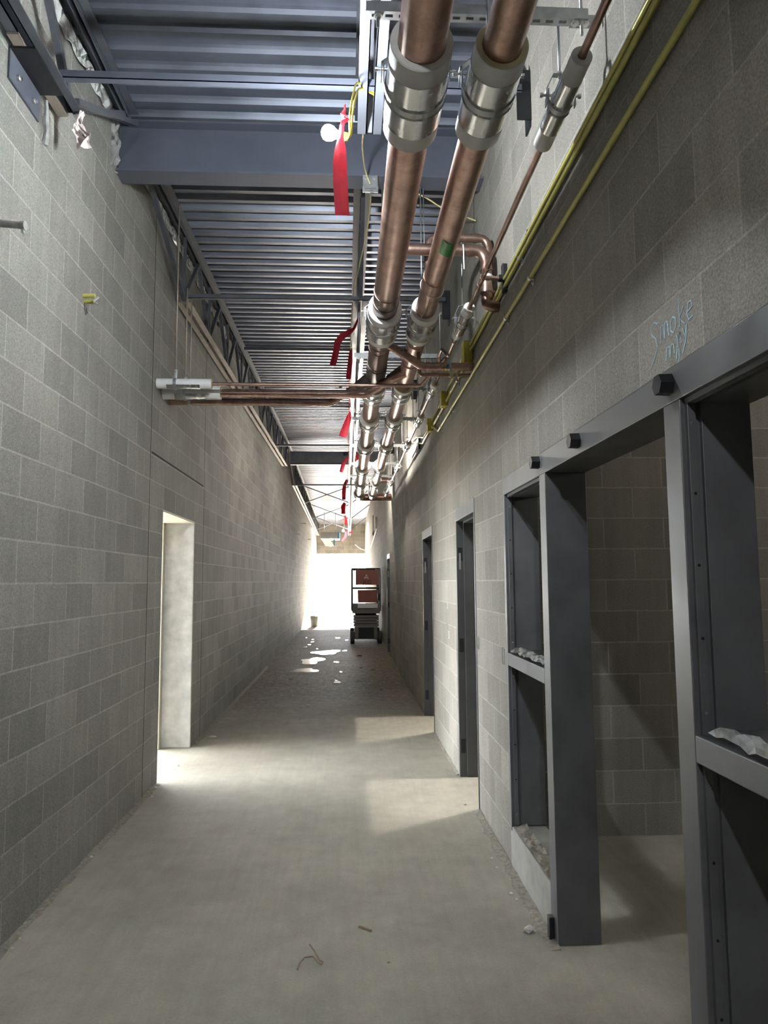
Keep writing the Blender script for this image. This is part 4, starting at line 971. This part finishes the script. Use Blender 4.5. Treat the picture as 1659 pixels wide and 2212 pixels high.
for sx in (-1, 1):
    lb('toe_board', sx * .35, sx * .37, .0, 1.70, .85, 1.0, 'liftgrey')
    for yy in (.02, .85, 1.68):
        MB().tube([(lx + sx * .36, ly + yy, .85), (lx + sx * .36, ly + yy, 1.95)], .028, 10).build('rail_post', 'liftgrey', L)
    for zz in (1.45, 1.95):
        MB().tube([(lx + sx * .36, ly + .02, zz), (lx + sx * .36, ly + 1.68, zz)], .022, 10).build('guard_rail', 'rubber', L)
for zz in (1.44, 1.95):
    for yy in (.02, 1.68):
        MB().tube([(lx - .36, ly + yy, zz), (lx + .36, ly + yy, zz)], .022, 10).build('guard_rail', 'rubber', L)
pu = lb('sign_panel', -.27, .33, -.015, .0, 1.53, 1.92, 'orange', .005, 'upper red panel with a pale emblem and letters')
pl = lb('sign_panel', -.22, .28, -.015, .0, 1.07, 1.40, 'orange', .005, 'lower plain red panel')
for sx in (-.22, .24): lb('panel_bracket', sx, sx + .03, -.012, .03, 1.92, 1.96, 'liftgrey', 0)
lb('manual_box', .30, .36, -.03, .01, 1.12, 1.30, 'black', .005)
# emblem: three swirling blades, and the letters below
q = MB()
for k in range(3):
    a0 = 2 * PI * k / 3 + .5
    pts = [(math.cos(a0 + t * 1.6) * (.012 + .055 * math.sin(PI * t * .75)), math.sin(a0 + t * 1.6) * (.012 + .055 * math.sin(PI * t * .75))) for t in [i / 8 for i in range(9)]]
    inn = [(math.cos(a0 + 1.0 + t * .9) * .028 * (1 - t * .4), math.sin(a0 + 1.0 + t * .9) * .028 * (1 - t * .4)) for t in (.2, .6, .9)]
    loop = [(0, 0)] + pts
    f0 = [q.b.verts.new((lx + .01 + px, ly - .0175, 1.735 + pz)) for px, pz in loop]; f1 = [q.b.verts.new((lx + .01 + px, ly - .0155, 1.735 + pz)) for px, pz in loop]
    q.b.faces.new(f0); q.b.faces.new(f1[::-1])
    for i in range(len(loop)): q.b.faces.new((f0[i], f0[(i + 1) % len(loop)], f1[(i + 1) % len(loop)], f1[i]))
q.build('emblem', 'logo', pu)
def text(body, size, loc, rot, mat, parent, name, depth=.001, shear=0.0):
    c = bpy.data.curves.new(name, 'FONT'); c.body = body; c.size = size; c.extrude = depth; c.align_x = 'CENTER'; c.shear = shear
    o = bpy.data.objects.new(name + '_tmp', c); COL.objects.link(o)
    dg = bpy.context.evaluated_depsgraph_get(); me = bpy.data.meshes.new_from_object(o.evaluated_get(dg))
    bpy.data.objects.remove(o); me.name = name
    Mx = Matrix.Translation(Vector(loc)) @ Matrix.Rotation(rot[2], 4, 'Z') @ Matrix.Rotation(rot[0], 4, 'X')
    me.transform(Mx)
    if parent is not None: me.transform(Matrix.Translation(-ORG[parent]))
    me.materials.clear(); me.materials.append(MT[mat])
    ob = bpy.data.objects.new(name, me); COL.objects.link(ob)
    if parent is not None: ob.parent = parent
    ORG[ob] = ORG[parent].copy() if parent is not None else Vector((0, 0, 0))
    return ob
text('JLG', .15, (lx + .02, ly - .0165, 1.545), (PI / 2, 0, 0), 'black', pu, 'lettering', .001, .2)

# ------------------------------------------------------------------ chalk writing above the frame
def strokes(lines, y0, z0, sc, name, mat, lab, wall_x, rad=.0042, slant=0.0, rise=0.0):
    """lines: strokes in (u, v) local units; u runs toward the camera (-Y)"""
    q = MB(); rr = random.Random(2)
    for ln in lines:
        pts = []
        for (u, v) in ln:
            pts.append(V(wall_x - .0008, y0 - (u + slant * v) * sc, z0 + v * sc + rise * u * sc))
        q.tube(pts, rad, 6, True)
    for v in q.b.verts:
        v.co.x = wall_x - .0008 + (v.co.x - wall_x + .0008) * .18 + rr.uniform(-.0002, .0002)
        v.co.y += rr.uniform(-.0007, .0007); v.co.z += rr.uniform(-.0007, .0007)
    return solo(q, name, mat, (wall_x, y0, z0), lab, 'writing')
smoke = [
    [(.95, 1.15), (.6, 1.35), (.25, 1.15), (.3, .85), (.7, .55), (.8, .15), (.5, -.25), (.05, -.6)],      # S with a long tail
    [(1.15, .2), (1.25, .9), (1.45, .95), (1.55, .25)], [(1.55, .3), (1.65, .95), (1.85, .95), (1.95, .25)],   # m
    [(2.35, .95), (2.15, .75), (2.15, .4), (2.35, .25), (2.6, .4), (2.6, .8), (2.35, .95)],               # o
    [(2.95, 1.5), (2.95, .25)], [(3.35, 1.05), (2.95, .65), (3.4, .25)],                                   # k
    [(3.65, .65), (4.05, .75), (4.0, 1.0), (3.75, 1.0), (3.62, .6), (3.75, .3), (4.1, .35)],               # e
    [(1.6, -.75), (1.7, -.2), (1.95, -.2), (2.0, -.75)], [(2.0, -.6), (2.15, -.2), (2.35, -.25), (2.4, -.7)],
    [(2.65, .05), (2.75, -.55)], [(2.75, -.2), (2.95, .1), (3.05, -.45)], [(3.2, .15), (3.35, -.25), (3.55, .2)], [(3.55, .2), (3.45, -.4), (3.1, -.9)],
    [(2.55, -.95), (2.65, -.6), (2.8, -.6), (2.8, -1.0), (2.65, -1.25)], [(2.1, -1.2), (2.2, -1.45)],
]
strokes(smoke, 2.105, 2.318, .0680, 'chalk_writing', 'chalk', 'pale blue chalk word Smoke scrawled on the block above the frame', XR, .0031)
strokes([[(0, .9), (.35, 1.1), (.3, .5), (.1, 0)], [(.6, .2), (.9, .25)]], 6.70, 1.36, .05, 'chalk_mark', 'chalkw', 'upper faint white chalk scribble between the single doorways', XR, .004)
strokes([[(0, .9), (.4, 1.0), (.15, .55), (.45, .35), (.3, -.1), (0, 0)]], 6.62, 1.10, .06, 'chalk_mark', 'chalkw', 'lower white chalk figure three between the single doorways', XR, .004)

# ------------------------------------------------------------------ crumpled film on the sidelight rails
def film(y0, y1, z, seed, lab):
    rr = random.Random(seed); n = 22
    pr = [[(rr.uniform(-.006, .006), rr.uniform(0, .016)) for _ in range(6)] for _ in range(n + 1)]
    q = MB(); q.sheet(lambda u, v: V(XR + .002 + .085 * v + pr[int(u * n)][int(v * 5)][0], y0 + (y1 - y0) * u + pr[int(u * n)][int(v * 5)][0], z + .003 + pr[int(u * n)][int(v * 5)][1] + (.018 * math.sin(PI * v))), n, 5, (0, 0, .0008))
    o = solo(q, 'crumpled_film', 'filmd', (XR + .04, (y0 + y1) / 2, z), lab, 'plastic film', 'crumpled film on the sidelight rails')
film(1.05, 1.86, 1.207, 21, 'crumpled dusty plastic film on the rail of the closest sidelight')
film(3.45, 4.13, 1.207, 22, 'crumpled dusty plastic film on the rail of the far sidelight')
rr = random.Random(8); n = 18
q = MB(); pr = [[rr.uniform(0, .018) for _ in range(4)] for _ in range(n + 1)]
q.sheet(lambda u, v: V(XR + .002 + .075 * v, 3.40 + .74 * u, .227 + pr[int(u * n)][int(v * 3)]), n, 3, (0, 0, .002))
solo(q, 'timber_scrap', 'dirt', (XR + .03, 3.77, .225), 'dirty splintered strip lying on the far sidelight curb', 'scrap')

# ------------------------------------------------------------------ light
W = bpy.data.worlds.new('sky'); S.world = W; W.use_nodes = True
bg = W.node_tree.nodes['Background']
bg.inputs[0].default_value = (.93, .97, 1.0, 1); bg.inputs[1].default_value = 14.0

def light(name, typ, loc, energy, col=(1, 1, 1), **kw):
    d = bpy.data.lights.new(name, typ); d.energy = energy; d.color = col
    for k, v in kw.items(): setattr(d, k, v)
    o = bpy.data.objects.new(name, d); COL.objects.link(o); o.location = loc
    return o
sun = light('sun', 'SUN', (0, 40, 20), 130.0, (1, .91, .80), angle=math.radians(1.0))
sun.rotation_euler = Vector((-.045, -.97, -.243)).to_track_quat('-Z', 'Y').to_euler()
light('fill_behind', 'POINT', (-.15, -1.6, 3.5), 38.0, (.96, .98, 1.0), shadow_soft_size=.04)  # added fill behind the camera, no lamp known there
light('room_or_fill_bulb', 'POINT', (2.33, 6.08, 4.7), 170.0, (1, .96, .90), shadow_soft_size=.03)
light('distant_bulb', 'POINT', (-.16, 32.9, 3.90), 60.0, (1, .96, .9), shadow_soft_size=.05)
light('room_or_fill_bulb', 'POINT', (2.4, 8.74, 4.7), 165.0, (1, .96, .90), shadow_soft_size=.03)
light('room_or_fill_bulb', 'POINT', (3.8, 3.0, 2.6), 11.0, (1, .96, .88), shadow_soft_size=.05)  # added fill to lift the dark front room wall
MT['bulb'].node_tree.nodes['Principled BSDF'].inputs['Emission Strength'].default_value = 900.0

S.view_settings.view_transform = 'Standard'; S.view_settings.look = 'None'
S.view_settings.gamma = 1.0; S.view_settings.exposure = 1.9; S.view_settings.use_curve_mapping = False
S.cycles.use_denoising = True
S.cycles.max_bounces = 10; S.cycles.diffuse_bounces = 6; S.cycles.glossy_bounces = 5
S.cycles.sample_clamp_indirect = 8.0
